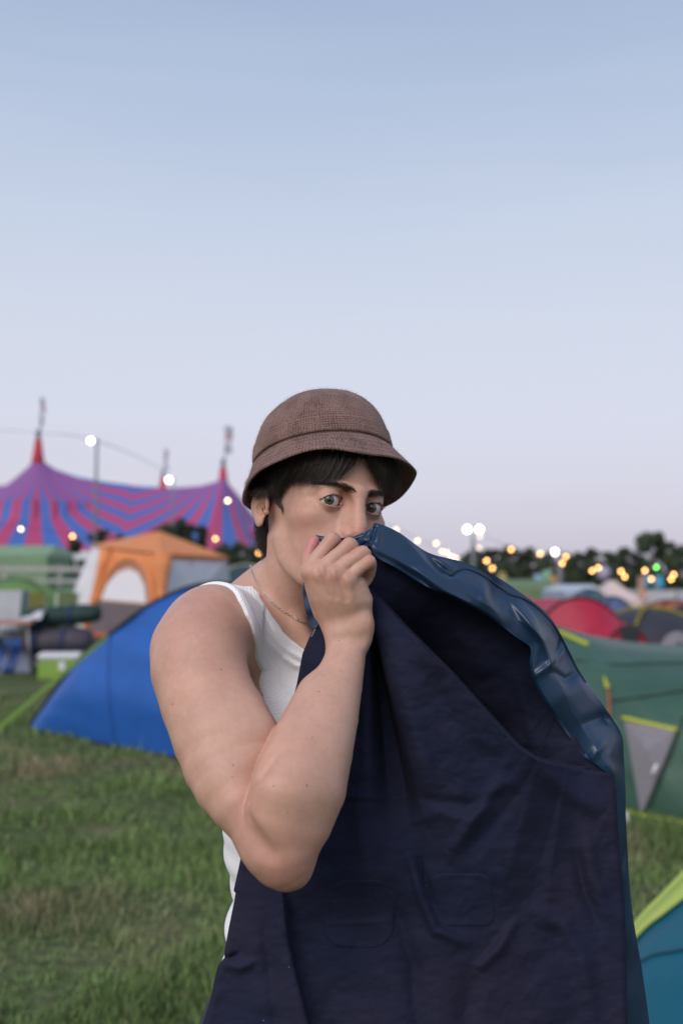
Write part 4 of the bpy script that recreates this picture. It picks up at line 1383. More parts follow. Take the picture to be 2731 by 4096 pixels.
def build_lining():
    vs = np.concatenate([np.arange(2200, 4220, 5.5), np.arange(4220, 5201, 35)])
    nc = 290
    t = np.linspace(0, 1, nc)
    L = np.interp(vs, LV, LU); Rr = np.interp(vs, RV, RU)
    U = L[:, None] * (1 - t) + Rr[:, None] * t
    V = np.repeat(vs[:, None], nc, 1).astype(float)
    D = lining_depth(U, V)
    # the hem curls away from the camera at both edges
    eL = (U - L[:, None]); eR = (Rr[:, None] - U)
    D = D + 0.010 * np.exp(-(eL / 9) ** 2) + 0.006 * np.exp(-(eR / 10) ** 2)
    P = WV(U, V, D).reshape(-1, 3)
    o = mesh_obj('lining', P, grid_faces(len(vs), nc), M_LIN, None, True)
    child_at_world(o, coat)
    o.data.set_sharp_from_angle(angle=rad(52))
    sm = o.modifiers.new('thickness', 'SOLIDIFY'); sm.thickness = 0.0012; sm.offset = 1
    # patch pockets
    for k, (u0, u1, v0, v1) in enumerate(((1270, 1610, 3490, 3820), (1690, 2010, 3470, 3730))):
        uu = np.arange(u0, u1, 6.0); vv = np.arange(v0, v1, 6.0)
        UU, VV = np.meshgrid(uu, vv)
        sd_ = pocket_sd(UU, VV, k)
        Dp = lining_depth(UU, VV) - 0.0022 * sstep(-sd_, -2, 10) - 0.0007 * np.exp(-((sd_ + 18) / 9) ** 2) + 0.002 * sstep(sd_, -4, 2)
        if k == 0:
            Dp = Dp - 0.0022 * np.exp(-((VV - 3690 + 0.05 * (UU - 1440)) / 9) ** 2) * sstep(-sd_, 10, 40) + 0.002 * np.exp(-((VV - 3560) / 12) ** 2)
        P = WV(UU, VV, Dp).reshape(-1, 3)
        Fq = grid_faces(len(vv), len(uu))
        keep = (sd_.ravel()[Fq] < 4).all(1)
        Fq = Fq[keep]
        used = np.unique(Fq); rm = np.full(len(P), -1); rm[used] = np.arange(len(used))
        child_at_world(mesh_obj('pocket', P[used], rm[Fq], M_LIN, None, True), coat)
    return o
lining = build_lining()

# shell: (lower edge u,v) (outer edge u,v) depth at the lower edge, depth at the outer edge, bulge
SH = [((1300, 2200), (1262, 2140), 1.222, 1.232, 0.004), ((1360, 2210), (1330, 2150), 1.219, 1.228, 0.005), ((1420, 2215), (1395, 2150), 1.216, 1.224, 0.006), ((1462, 2190), (1440, 2136), 1.212, 1.222, 0.007),
      ((1478, 2186), (1486, 2112), 1.208, 1.220, 0.008), ((1501, 2226), (1503, 2092), 1.202, 1.222, 0.010), ((1585, 2272), (1594, 2129), 1.204, 1.232, 0.016), ((1705, 2346), (1712, 2210), 1.212, 1.246, 0.020),
      ((1825, 2398), (1853, 2249), 1.224, 1.262, 0.024), ((1945, 2462), (1980, 2304), 1.236, 1.276, 0.026), ((2060, 2546), (2130, 2406), 1.246, 1.288, 0.028), ((2118, 2590), (2200, 2470), 1.254, 1.296, 0.030),
      ((2118, 2650), (2252, 2560), 1.262, 1.304, 0.032), ((2132, 2720), (2304, 2660), 1.266, 1.310, 0.034), ((2177, 2808), (2370, 2762), 1.270, 1.314, 0.034), ((2241, 2901), (2446, 2872), 1.274, 1.318, 0.028),
      ((2315, 3003), (2486, 2945), 1.278, 1.320, 0.024), ((2362, 3049), (2493, 3030), 1.282, 1.322, 0.020), ((2417, 3100), (2497, 3095), 1.286, 1.322, 0.020), ((2415, 3165), (2500, 3165), 1.298, 1.318, 0.006),
      ((2405, 3255), (2501, 3256), 1.300, 1.318, 0.010), ((2408, 3400), (2510, 3437), 1.300, 1.318, 0.010), ((2416, 3560), (2521, 3590), 1.302, 1.320, 0.006), ((2424, 3700), (2540, 3730), 1.302, 1.322, 0.012),
      ((2430, 3840), (2566, 3880), 1.304, 1.324, 0.012), ((2436, 4096), (2596, 4096), 1.304, 1.326, 0.012), ((2440, 4600), (2660, 4600), 1.310, 1.330, 0.012), ((2450, 5200), (2700, 5200), 1.320, 1.340, 0.012)]
def build_shell():
    A = np.array([[*a, *b, d0, d1, bl] for a, b, d0, d1, bl in SH])
    rows = crom(A, 420)
    nt = 64
    t = np.linspace(0, 1, nt)
    run = np.concatenate([[0], np.cumsum(np.hypot(np.diff(rows[:, 2]), np.diff(rows[:, 3])))])
    U = rows[:, 0:1] * (1 - t) + rows[:, 2:3] * t
    V = rows[:, 1:2] * (1 - t) + rows[:, 3:4] * t
    S = np.repeat(run[:, None], nt, 1); T = np.repeat(t[None], len(rows), 0)
    # cross section: flat facets meeting in a fold that wanders between the two edges
    tp = 0.38 + 0.34 * vnoise(S / 260 + 5, 0 * S + 2.5)
    tri = np.where(T < tp, T / tp, (1 - T) / (1 - tp))
    tri = np.clip(tri, 0, 1) ** 0.9
    D = rows[:, 4:5] + (rows[:, 5:6] - rows[:, 4:5]) * T ** 1.4 - rows[:, 6:7] * 0.32 * tri
    # stiff, faceted creases of the coated cloth
    wt = np.clip(np.hypot(rows[:, 0] - rows[:, 2], rows[:, 1] - rows[:, 3]) / 150, 0.2, 1.0)[:, None]
    edge = np.clip((1 - T) / 0.15, 0.0, 1) ** 0.7 * np.clip(0.35 + T / 0.1, 0, 1)
    rid = lambda x, y: 1 - 2 * np.abs(vnoise(x, y)) * 1.6
    def facet(x, y):
        """random heights joined by flat facets with sharp creases"""
        i = np.floor(x).astype(int); j = np.floor(y).astype(int)
        fx = x - i; fy = y - j
        g = lambda a, b: _lat[a % 256, b % 256] - 0.5
        lo = fx + fy < 1
        return np.where(lo, g(i, j) + fx * (g(i + 1, j) - g(i, j)) + fy * (g(i, j + 1) - g(i, j)),
                        g(i + 1, j + 1) + (1 - fx) * (g(i, j + 1) - g(i + 1, j + 1)) + (1 - fy) * (g(i + 1, j) - g(i + 1, j + 1)))
    q = S + 90 * T + 40 * vnoise(S / 160, T * 2)
    Dn = 0.030 * facet((S + 80 * T) / 165 + 4.3, T * 1.6 + 3.2) + 0.005 * facet((S - 70 * T) / 96 + 20, T * 2.2 + 1) + 0.005 * vnoise(S / 240 + 7, T * 1.2)
    for _ in range(5):
        Dn[1:-1] = 0.25 * Dn[:-2] + 0.5 * Dn[1:-1] + 0.25 * Dn[2:]
        Dn[:, 1:-1] = 0.25 * Dn[:, :-2] + 0.5 * Dn[:, 1:-1] + 0.25 * Dn[:, 2:]
    D = D + Dn * wt * edge * sstep(S, 150, 420)
    # small tight gathers where the fist crumples it
    D = D + (0.0030 * np.sin(S / 24 + T * 4) + 0.003 * rid(S / 46, T * 2)) * edge * (1 - sstep(S, 200, 300))
    for pts, w, amp in (([(1470, 2180), (1560, 2225), (1690, 2300), (1800, 2372), (1900, 2425)], 16, -0.0050), ([(1500, 2210), (1600, 2270), (1720, 2345)], 18, 0.003),
                        ([(1470, 2190), (1490, 2150), (1505, 2095)], 8, 0.006), ([(1520, 2100), (1512, 2160), (1520, 2200)], 16, -0.004),
                        ([(1700, 2215), (1760, 2275), (1808, 2300), (1850, 2270)], 13, 0.010), ([(1730, 2225), (1800, 2260)], 14, -0.006),
                        ([(1930, 2310), (1945, 2360), (1930, 2410)], 20, -0.006), ([(1965, 2340), (1990, 2400), (2000, 2450)], 18, 0.007),
                        ([(2040, 2400), (2100, 2470), (2170, 2560), (2210, 2660)], 16, -0.0085), ([(2075, 2380), (2140, 2450), (2230, 2560)], 14, 0.006),
                        ([(2130, 2710), (2200, 2660), (2250, 2600)], 14, -0.007), ([(2210, 2670), (2235, 2600), (2245, 2550)], 10, 0.006), ([(2200, 2680), (2260, 2720), (2310, 2690)], 14, 0.007),
                        ([(2320, 2900), (2400, 2870), (2440, 2880)], 22, 0.006), ([(2360, 3040), (2400, 2990), (2420, 2960)], 18, -0.004)):
        D = D + crease(U, V, pts, w, amp) * np.clip(edge, 0.3, 1)
    P = WV(U, V, D)
    # over the outer edge and down the back
    back = []
    for k, (f, dd) in enumerate(((0.02, 0.008), (0.10, 0.022), (0.26, 0.038), (0.50, 0.052), (0.85, 0.062), (1.3, 0.066))):
        uu = rows[:, 2] + (rows[:, 0] - rows[:, 2]) * f; vv = rows[:, 3] + (rows[:, 1] - rows[:, 3]) * f
        sc_ = np.clip(run / 400, 0.12, 1)
        back.append(WV(uu, vv, D[:, -1] + dd * sc_))
    P = np.concatenate([P, np.stack(back, 1)], 1)
    nc = P.shape[1]
    o = mesh_obj('shell', P.reshape(-1, 3), grid_faces(len(rows), nc)[:, ::-1], M_SHELL, None, True)
    child_at_world(o, coat)
    # taped seam along the outer edge
    sp = [(1799, 2303), (1851, 2275), (1912, 2293), (1972, 2329), (2040, 2380), (2092, 2393), (2153, 2436), (2205, 2490), (2243, 2546), (2281, 2622), (2303, 2668), (2340, 2730)]
    pts = []
    flatU = U.ravel(); flatV = V.ravel(); flatD = D.ravel()
    for u, v in crom(np.array(sp, float), 60):
        i = np.argmin((flatU - u) ** 2 + (flatV - v) ** 2)
        pts.append(WV(np.array(flatU[i]), np.array(flatV[i]), np.array(flatD[i] - 0.0006)))
    pts = np.array(pts)
    for _ in range(4):
        pts[1:-1] = 0.25 * pts[:-2] + 0.5 * pts[1:-1] + 0.25 * pts[2:]
    Vt, Ft = tubes(pts[None], np.full((1, len(pts)), 0.0014), 6)
    child_at_world(mesh_obj('seam', Vt, Ft, mat('dark_seam', (0.010, 0.016, 0.035), rough=0.5), None, True), coat)
build_shell()
# the other front edge, against the throat: a fold of shell with its zip
def build_front_edge():
    rowsU = np.array([[1212, 1335], [1212, 1335], [1220, 1330], [1232, 1316], [1244, 1280]], float)
    rowsV = np.array([2330, 2380, 2430, 2480, 2512], float)
    R_ = crom(np.column_stack([rowsU, rowsV]), 40)
    t = np.linspace(0, 1, 20)
    U = R_[:, 0:1] * (1 - t) + R_[:, 1:2] * t
    V = np.repeat(R_[:, 2:3], 20, 1)
    D = 1.238 - 0.010 * np.sin(np.pi * t)[None] + 0.003 * np.sin(V / 16 + U / 30) - 0.012 * (V - 2330) / 180
    o = mesh_obj('collar', WV(U, V, D).reshape(-1, 3), grid_faces(40, 20), M_SHELL, None, True)
    child_at_world(o, coat)
    sm = o.modifiers.new('thickness', 'SOLIDIFY'); sm.thickness = 0.0015
    M_ZIP = mat('zip_metal', (0.55, 0.55, 0.57), rough=0.35, metal=0.9)
    zv = np.linspace(2508, 2545, 10)
    bmz = bmesh.new()
    for i, v in enumerate(zv):
        u = np.interp(v, LV, LU) + 3
        c = W(u, v, float(lining_depth(np.array([u]), np.array([v]))[0]) - 0.002)
        mt_ = Matrix.Translation(Vector(c)) @ Matrix.Diagonal((0.0022, 0.0012, 0.0006, 1))
        bmesh.ops.create_cube(bmz, size=1.0, matrix=mt_)
    me = bpy.data.meshes.new('zip'); bmz.to_mesh(me); bmz.free()
    me.materials.append(M_ZIP)
    z = bpy.data.objects.new('zip', me); COL.objects.link(z)
    child_at_world(z, coat)
build_front_edge()
tag(coat, 'navy raincoat with dark cotton lining, bunched in the fist and held open', 'coat')

# ------------------------------------------------------------------ field
def ground_material():
    m = bpy.data.materials.new('meadow')
    m.use_nodes = True
    n, l = m.node_tree.nodes, m.node_tree.links
    b = n['Principled BSDF']
    tc = n.new('ShaderNodeTexCoord')
    def noise(scale, det=5):
        t = n.new('ShaderNodeTexNoise'); t.inputs['Scale'].default_value = scale; t.inputs['Detail'].default_value = det
        l.new(tc.outputs['Object'], t.inputs['Vector'])
        return t
    a = noise(0.9); c = noise(14, 6); d = noise(0.35)
    rp = n.new('ShaderNodeValToRGB'); l.new(c.outputs['Fac'], rp.inputs[0])
    e = rp.color_ramp.elements
    e[0].position = 0.3; e[0].color = (0.046, 0.064, 0.024, 1); e[1].position = 0.72; e[1].color = (0.150, 0.195, 0.082, 1)
    rp2 = n.new('ShaderNodeValToRGB'); l.new(a.outputs['Fac'], rp2.inputs[0])
    e = rp2.color_ramp.elements
    e[0].position = 0.50; e[0].color = (0, 0, 0, 1); e[1].position = 0.72; e[1].color = (1, 1, 1, 1)
    mx_ = n.new('ShaderNodeMixRGB'); mx_.inputs[2].default_value = (0.210, 0.180, 0.105, 1)
    l.new(rp2.outputs[0], mx_.inputs[0]); l.new(rp.outputs[0], mx_.inputs[1])
    l.new(mx_.outputs[0], b.inputs['Base Color'])
    b.inputs['Roughness'].default_value = 1.0; b.inputs['Specular IOR Level'].default_value = 0.1
    bp = n.new('ShaderNodeBump'); bp.inputs['Distance'].default_value = 0.06; l.new(c.outputs['Fac'], bp.inputs['Height']); l.new(bp.outputs[0], b.inputs['Normal'])
    return m
G = [-1500, -400, -120, -40, -15, -6, 0, 6, 15, 40, 120, 400, 1500]
GV = [(x, y + 20, 0.0) for y in G for x in G]
ground = mesh_obj('ground', GV, grid_faces(len(G), len(G))[:, ::-1], ground_material())
ground['kind'] = 'structure'
def build_grass():
    r = np.random.default_rng(5)
    n = 150000
    # density falls off with distance; only the strip of field in front of the tents
    y = 2.9 + (13.0 - 2.9) * r.random(n) ** 1.7
    x = (r.random(n) * 2 - 1) * (0.42 * y + 0.25)
    tuft = vnoise(x * 2.6 + 40, y * 2.6) + 0.6 * vnoise(x * 7 + 9, y * 7)
    keep = r.random(n) < np.clip(0.62 + 1.1 * tuft, 0.12, 1)
    x, y, tuft = x[keep], y[keep], tuft[keep]
    n = len(x)
    h = (0.022 + 0.038 * r.random(n)) * (1 + 1.2 * np.clip(tuft, -0.4, 0.6)) * (1 + 0.03 * (y - 3))
    h = np.where(r.random(n) < 0.015, h * 2.2, h)
    wd = (0.0022 + 0.0016 * r.random(n)) * (1 + 0.16 * (y - 3))
    a = r.random(n) * 6.283; lean = (0.15 + 0.75 * r.random(n)) * h
    la = r.random(n) * 6.283
    ux, uy = np.cos(a) * wd, np.sin(a) * wd
    lx, ly = np.cos(la) * lean, np.sin(la) * lean
    z0 = np.zeros(n) - 0.004
    V = np.stack([np.stack([x - ux, y - uy, z0], -1), np.stack([x + ux, y + uy, z0], -1),
                  np.stack([x + ux * 0.7 + lx * 0.35, y + uy * 0.7 + ly * 0.35, h * 0.6], -1), np.stack([x - ux * 0.7 + lx * 0.35, y - uy * 0.7 + ly * 0.35, h * 0.6], -1),
                  np.stack([x + lx, y + ly, h], -1)], 1).reshape(-1, 3)
    i = np.arange(n) * 5
    me = bpy.data.meshes.new('grass')
    Fs = np.concatenate([np.stack([i, i + 1, i + 2, i + 3], -1).ravel(), np.stack([i + 3, i + 2, i + 4], -1).ravel()])
    nl = len(Fs)
    me.vertices.add(len(V)); me.vertices.foreach_set('co', V.astype(f32).ravel())
    me.loops.add(nl); me.loops.foreach_set('vertex_index', Fs.astype(np.int32))
    st = np.concatenate([np.arange(n) * 4, n * 4 + np.arange(n) * 3]); tot = np.concatenate([np.full(n, 4), np.full(n, 3)])
    me.polygons.add(2 * n); me.polygons.foreach_set('loop_start', st.astype(np.int32)); me.polygons.foreach_set('loop_total', tot.astype(np.int32))
    me.update()
    dry = np.clip((vnoise(x * 0.85 + 3, y * 0.85 + 70) + 0.5 * vnoise(x * 2.5, y * 2.5)) * 2.8 + 0.0, 0, 1)
    dry = np.clip(dry + (r.random(n) < 0.06) * 0.9, 0, 1)
    g = np.array([0.142, 0.215, 0.072]) * (0.65 + 0.8 * r.random((n, 1))) * (1 + 0.6 * np.clip(vnoise(x * 1.7 + 11, y * 1.7)[:, None], -.5, .5))
    d = np.array([0.320, 0.265, 0.170]) * (0.6 + 0.7 * r.random((n, 1)))
    c = g * (1 - dry[:, None] * 0.75) + d * dry[:, None] * 0.75
    c4 = np.ones((n, 5, 4), f32); c4[..., :3] = c[:, None, :]
    at = me.color_attributes.new('blade', 'FLOAT_COLOR', 'POINT'); at.data.foreach_set('color', c4.ravel())
    m = bpy.data.materials.new('grass_blade'); m.use_nodes = True
    nn, l = m.node_tree.nodes, m.node_tree.links
    vc = nn.new('ShaderNodeVertexColor'); vc.layer_name = 'blade'
    b = nn['Principled BSDF']; l.new(vc.outputs[0], b.inputs['Base Color']); b.inputs['Roughness'].default_value = 0.7; b.inputs['Specular IOR Level'].default_value = 0.25
    me.materials.append(m)
    o = bpy.data.objects.new('grass', me); COL.objects.link(o)
    tag(o, 'rough green grass with dry straw patches covering the field', 'grass', kind='stuff')
build_grass()

# ------------------------------------------------------------------ camp site: tents, big top, lights, fences, trees
def tubes_obj(name, pts, r, material, parent=None, sides=6):
    pts = np.asarray(pts, float)
    rr = np.full(len(pts), r) if np.isscalar(r) else np.asarray(r, float)
    V, Fq = tubes(pts[None], rr[None], sides)
    # close both ends
    n = len(pts)
    Fl = Fq.tolist() + [list(range(sides))[::-1], [(n - 1) * sides + k for k in range(sides)]]
    o = mesh_obj(name, V, Fl, material, None, True)
    if parent is not None:
        child_at_world(o, parent)
    return o
def loft(name, A, B, n, m, material, parent, bulge=None, thick=0.0):
    """sheet between two polylines (A lower, B upper); bulge(s,t)->offset vector array"""
    A = crom(np.asarray(A, float), n); B = crom(np.asarray(B, float), n)
    t = np.linspace(0, 1, m)[:, None, None]
    P = A[None] * (1 - t) + B[None] * t
    if bulge is not None:
        S, T = np.meshgrid(np.linspace(0, 1, n), np.linspace(0, 1, m))
        P = P + bulge(S, T)
    o = mesh_obj(name, P.reshape(-1, 3), grid_faces(m, n), material, None, True)
    if parent is not None:
        child_at_world(o, parent)
    if thick:
        s = o.modifiers.new('thickness', 'SOLIDIFY'); s.thickness = thick
    return o
def box_obj(name, size, loc, material, parent=None, rz=0.0, bevel=0.0, rx=0.0):
    bm_ = bmesh.new()
    bmesh.ops.create_cube(bm_, size=1.0)
    bmesh.ops.scale(bm_, vec=size, verts=bm_.verts)
    if bevel:
        bmesh.ops.bevel(bm_, geom=bm_.edges[:], offset=bevel, segments=2, affect='EDGES')
    bmesh.ops.rotate(bm_, cent=(0, 0, 0), matrix=Matrix.Rotation(rz, 3, 'Z') @ Matrix.Rotation(rx, 3, 'X'), verts=bm_.verts)
    bmesh.ops.translate(bm_, vec=loc, verts=bm_.verts)
    me = bpy.data.meshes.new(name); bm_.to_mesh(me); bm_.free()
    me.materials.append(material)
    o = bpy.data.objects.new(name, me); COL.objects.link(o)
    if parent is not None:
        child_at_world(o, parent)
    return o
def fabric(name, c, rough=0.6, n=0.12):
    return mat(name, c, rough=rough, noise=n, nscale=3, bump=0.25, bscale=5, bdist=0.05, spec=0.3)
OUT = np.array([0, -1.0, 0])

M_BLUE = fabric('blue_fly', (0.018, 0.105, 0.395), 0.5)
M_BLACK = mat('black_tape', (0.016, 0.017, 0.020), rough=0.7)
M_LIME = mat('lime_webbing', (0.38, 0.56, 0.08), rough=0.7)
M_YELL = mat('yellow_tape', (0.42, 0.46, 0.03), rough=0.7)
M_GREEN = fabric('green_fly', (0.045, 0.105, 0.075), 0.5)
M_TEAL = fabric('teal_fly', (0.004, 0.105, 0.160), 0.5)
M_MESH = mat('grey_mesh', (0.22, 0.21, 0.23), rough=0.9, noise=0.15, nscale=60)
M_RED = fabric('red_fly', (0.38, 0.020, 0.050), 0.5)
M_WHITE = fabric('white_canvas', (0.74, 0.72, 0.75), 0.8)
M_ORANGE = fabric('orange_canvas', (0.72, 0.270, 0.105), 0.8)
M_GREYC = fabric('grey_mud_wall', (0.135, 0.115, 0.125), 0.8)
M_STEEL = mat('galvanised_steel', (0.35, 0.36, 0.37), rough=0.45, metal=0.8)
M_DKPOLE = mat('painted_pole', (0.16, 0.17, 0.19), rough=0.6)

# blue tent behind his shoulder
def blue_tent():
    e = empty('dome_tent', WZ(760, 2960))
    low = np.array([WZ(118, 2922), WZ(300, 2958), WZ(690, 3032), WZ(1000, 3075), WZ(1350, 3050), WZ(1700, 2960)])
    arch = np.array([WZ(112, 2908) + [0, .10, .0], WZ(300, 2690, 0.62) if False else W(300, 2662, 9.9), W(440, 2542, 9.75), W(640, 2402, 9.6), W(860, 2338, 9.5), W(1150, 2400, 9.4), W(1420, 2600, 9.4), WZ(1706, 2950) + [0, .1, 0]])
    def bl(S, T):
        k = (np.sin(np.pi * T) * np.sin(np.pi * S) ** 0.7)[..., None]
        return k * np.array([0, -0.25, 0.10]) + ((0.05 * vnoise(S * 9 + T * 3, T * 3 + S * 2) + 0.05 * vnoise((S + 0.35 * T) * 16, T * 2.2) * (0.3 + T)) * np.sin(np.pi * S))[..., None] * OUT
    fl = loft('flysheet', low, arch, 90, 44, M_BLUE, e, bl)
    q = np.array([v_.co for v_ in fl.data.vertices]).reshape(44, 90, 3)
    for col in (26, 58):
        tubes_obj('seam', q[1:, col] + [0, -0.006, 0], 0.006, mat('blue_seam', (0.012, 0.05, 0.26), rough=0.6), e, 5)
    rear = np.array([WZ(112, 2915), WZ(420, 2770), WZ(760, 2720), WZ(1100, 2730), WZ(1450, 2800), WZ(1700, 2950)]) + [0, 0.3, 0]
    loft('rear_flysheet', rear, arch + [0, 0.03, -0.01], 50, 12, M_BLUE, e)
    tubes_obj('pole_sleeve', crom(arch + [0, -0.02, 0.012], 60), 0.022, M_BLACK, e)
    tubes_obj('hem', crom(low + [0, -0.01, 0.012], 50), 0.012, M_BLACK, e)
    a = W(432, 2545, 9.66); b = WZ(-420, 3262)
    d = b - a
    side = np.cross(d, [0, 0, 1.0]); side /= np.linalg.norm(side)
    side = side * 0.3 + np.array([0, 0, 0.95]) * 1
    side /= np.linalg.norm(side)
    q = np.array([a - side * .018, a + side * .018, b + side * .018, b - side * .018])
    q = np.vstack([q, q + np.array([0.002, 0.003, 0])])
    o = mesh_obj('guy_strap', q, [(0, 1, 2, 3), (7, 6, 5, 4), (0, 4, 5, 1), (3, 2, 6, 7), (1, 5, 6, 2), (0, 3, 7, 4)], M_LIME)
    child_at_world(o, e)
    tubes_obj('peg', [b + [0, 0, 0.10], b + [0.03, 0, -0.05]], 0.008, M_STEEL, e)
    tag(e, 'bright blue tent with black pole sleeve and lime guy strap behind the bare shoulder', 'tent')
blue_tent()

# orange and white cabin tent
def cabin_tent():
    D0 = 25.5
    e = empty('cabin_tent', WZ(640, 2545))
    P0t, P0b = W(368, 2188, D0 + 2.4), WZ(236, 2520)
    P1t, P1b = W(432, 2196, D0 + 0.5), WZ(340, 2545)
    P2t, P2b = W(652, 2222, D0 - 1.0), WZ(640, 2565)
    P3t, P3b = W(908, 2236, D0 + 1.6), WZ(945, 2520)
    P0b[2] = P1b[2] = P2b[2] = P3b[2] = 0.0
    apex = W(640, 2128, D0 + 2.0)
    P4t, P4b = W(560, 2190, D0 + 5.0), WZ(560, 2490)
    def lerp(a, b, t): return a * (1 - t) + b * t
    def panel(name, pts, material, off=0.0):
        nrm = np.cross(pts[1] - pts[0], pts[2] - pts[0]); nrm /= np.linalg.norm(nrm)
        if nrm[1] > 0: nrm = -nrm
        o = mesh_obj(name, np.array(pts) + nrm * off, [tuple(range(len(pts)))], material)
        child_at_world(o, e)
        s = o.modifiers.new('thickness', 'SOLIDIFY'); s.thickness = 0.01; s.offset = 0
        return o
    # walls
    panel('side_wall', [P0b, P1b, P1t, P0t], M_WHITE)
    panel('front_wall', [P1b, P2b, P2t, P1t], M_ORANGE)
    panel('right_wall', [P2b, P3b, P3t, P2t], mat('pale_grey_canvas', (0.66, 0.68, 0.75), rough=0.8, noise=0.10, nscale=1.5))
    panel('rear_wall', [P3b, P4b, P4t, P3t], M_WHITE)
    panel('rear_side_wall', [P4b, P0b, P0t, P4t], M_WHITE)
    # roof slopes
    ov = lambda p: p + (p - lerp(P1t, P3t, 0.5)) * 0.03 + [0, 0, 0.02]
    for a, b in ((P0t, P1t), (P1t, P2t), (P2t, P3t), (P3t, P4t), (P4t, P0t)):
        panel('roof_slope', [ov(a), ov(b), apex], M_ORANGE, 0.02)
    # valance under the roof edge
    panel('valance', [lerp(P2t, P2b, .035), lerp(P3t, P3b, .02), ov(P3t), ov(P2t)], M_ORANGE, 0.03)
    # mud wall band, door arch with inner mesh
    panel('mud_wall', [lerp(P1b, P2b, .06), lerp(P1b, P2b, .93), lerp(lerp(P1b, P2b, .93), lerp(P1t, P2t, .93), .46), lerp(lerp(P1b, P2b, .06), lerp(P1t, P2t, .06), .46)], M_GREYC, 0.03)
    def on(s, t): return lerp(lerp(P1b, P2b, s), lerp(P1t, P2t, s), t)
    arc = [on(.07, .40), on(.10, .62), on(.20, .80), on(.38, .91), on(.60, .90), on(.78, .78), on(.86, .60), on(.89, .40)]
    panel('doorway', arc, mat('painted_door_shade', (0.40, 0.20, 0.13), rough=0.9), 0.035)  # brownish panel: the shading inside the arch put into its colour
    panel('door_mesh', [on(.13, .42), on(.17, .60), on(.30, .74), on(.48, .80), on(.64, .76), on(.76, .62), on(.81, .42)], mat('pale_door_mesh', (0.70, 0.68, 0.72), rough=0.9), 0.05)
    tubes_obj('door_trim', crom(np.array(arc) + [0, -0.07, 0], 30), 0.07, M_ORANGE, e)
    tubes_obj('corner_post', crom(np.array([P2b, P2t]) + [0, -0.06, 0], 6), [0.10, .11, .12, .14, .2, .26], M_ORANGE, e)
    tubes_obj('corner_post', crom(np.array([P1b, P1t]) + [0, -0.06, 0], 6), [0.07, .08, .09, .11, .14, .18], M_ORANGE, e)
    for s in (.42, .80):
        a, b = lerp(P2b, P3b, s), lerp(P2t, P3t, s)
        tubes_obj('seam_tape', np.array([a, lerp(a, b, .5), b]) + [0, -0.05, 0], 0.035, mat('faded_orange_tape', (0.50, 0.22, 0.15), rough=0.8), e)
    a, b = P1b + [0, -.1, .06], P2b + [0, -.1, .06]
    tubes_obj('base_tape', np.array([lerp(a, b, .0), lerp(a, b, 1)]), 0.07, mat('base_orange', (0.55, 0.12, 0.05), rough=0.8), e)
    tag(e, 'orange roofed cabin tent with white walls and arched doorway', 'tent')
cabin_tent()

# striped big top
def stripe_material():
    m = bpy.data.materials.new('big_top_stripes'); m.use_nodes = True
    n, l = m.node_tree.nodes, m.node_tree.links
    b = n['Principled BSDF']
    tc = n.new('ShaderNodeTexCoord'); sp = n.new('ShaderNodeSeparateXYZ'); l.new(tc.outputs['Object'], sp.inputs[0])
    at = n.new('ShaderNodeMath'); at.operation = 'ARCTAN2'; l.new(sp.outputs['Y'], at.inputs[0]); l.new(sp.outputs['X'], at.inputs[1])
    mu = n.new('ShaderNodeMath'); mu.operation = 'MULTIPLY'; mu.inputs[1].default_value = 28.0; l.new(at.outputs[0], mu.inputs[0])
    si = n.new('ShaderNodeMath'); si.operation = 'SINE'; l.new(mu.outputs[0], si.inputs[0])
    mr_ = n.new('ShaderNodeMapRange'); mr_.inputs['From Min'].default_value = -0.12; mr_.inputs['From Max'].default_value = 0.12; l.new(si.outputs[0], mr_.inputs['Value'])
    mx_ = n.new('ShaderNodeMixRGB'); mx_.inputs[1].default_value = (0.060, 0.135, 0.42, 1); mx_.inputs[2].default_value = (0.44, 0.055, 0.150, 1)  # stripe colours slightly desaturated to carry the distant haze
    l.new(mr_.outputs[0], mx_.inputs[0])
    l.new(mx_.outputs[0], b.inputs['Base Color'])
    b.inputs['Roughness'].default_value = 0.6
    return m
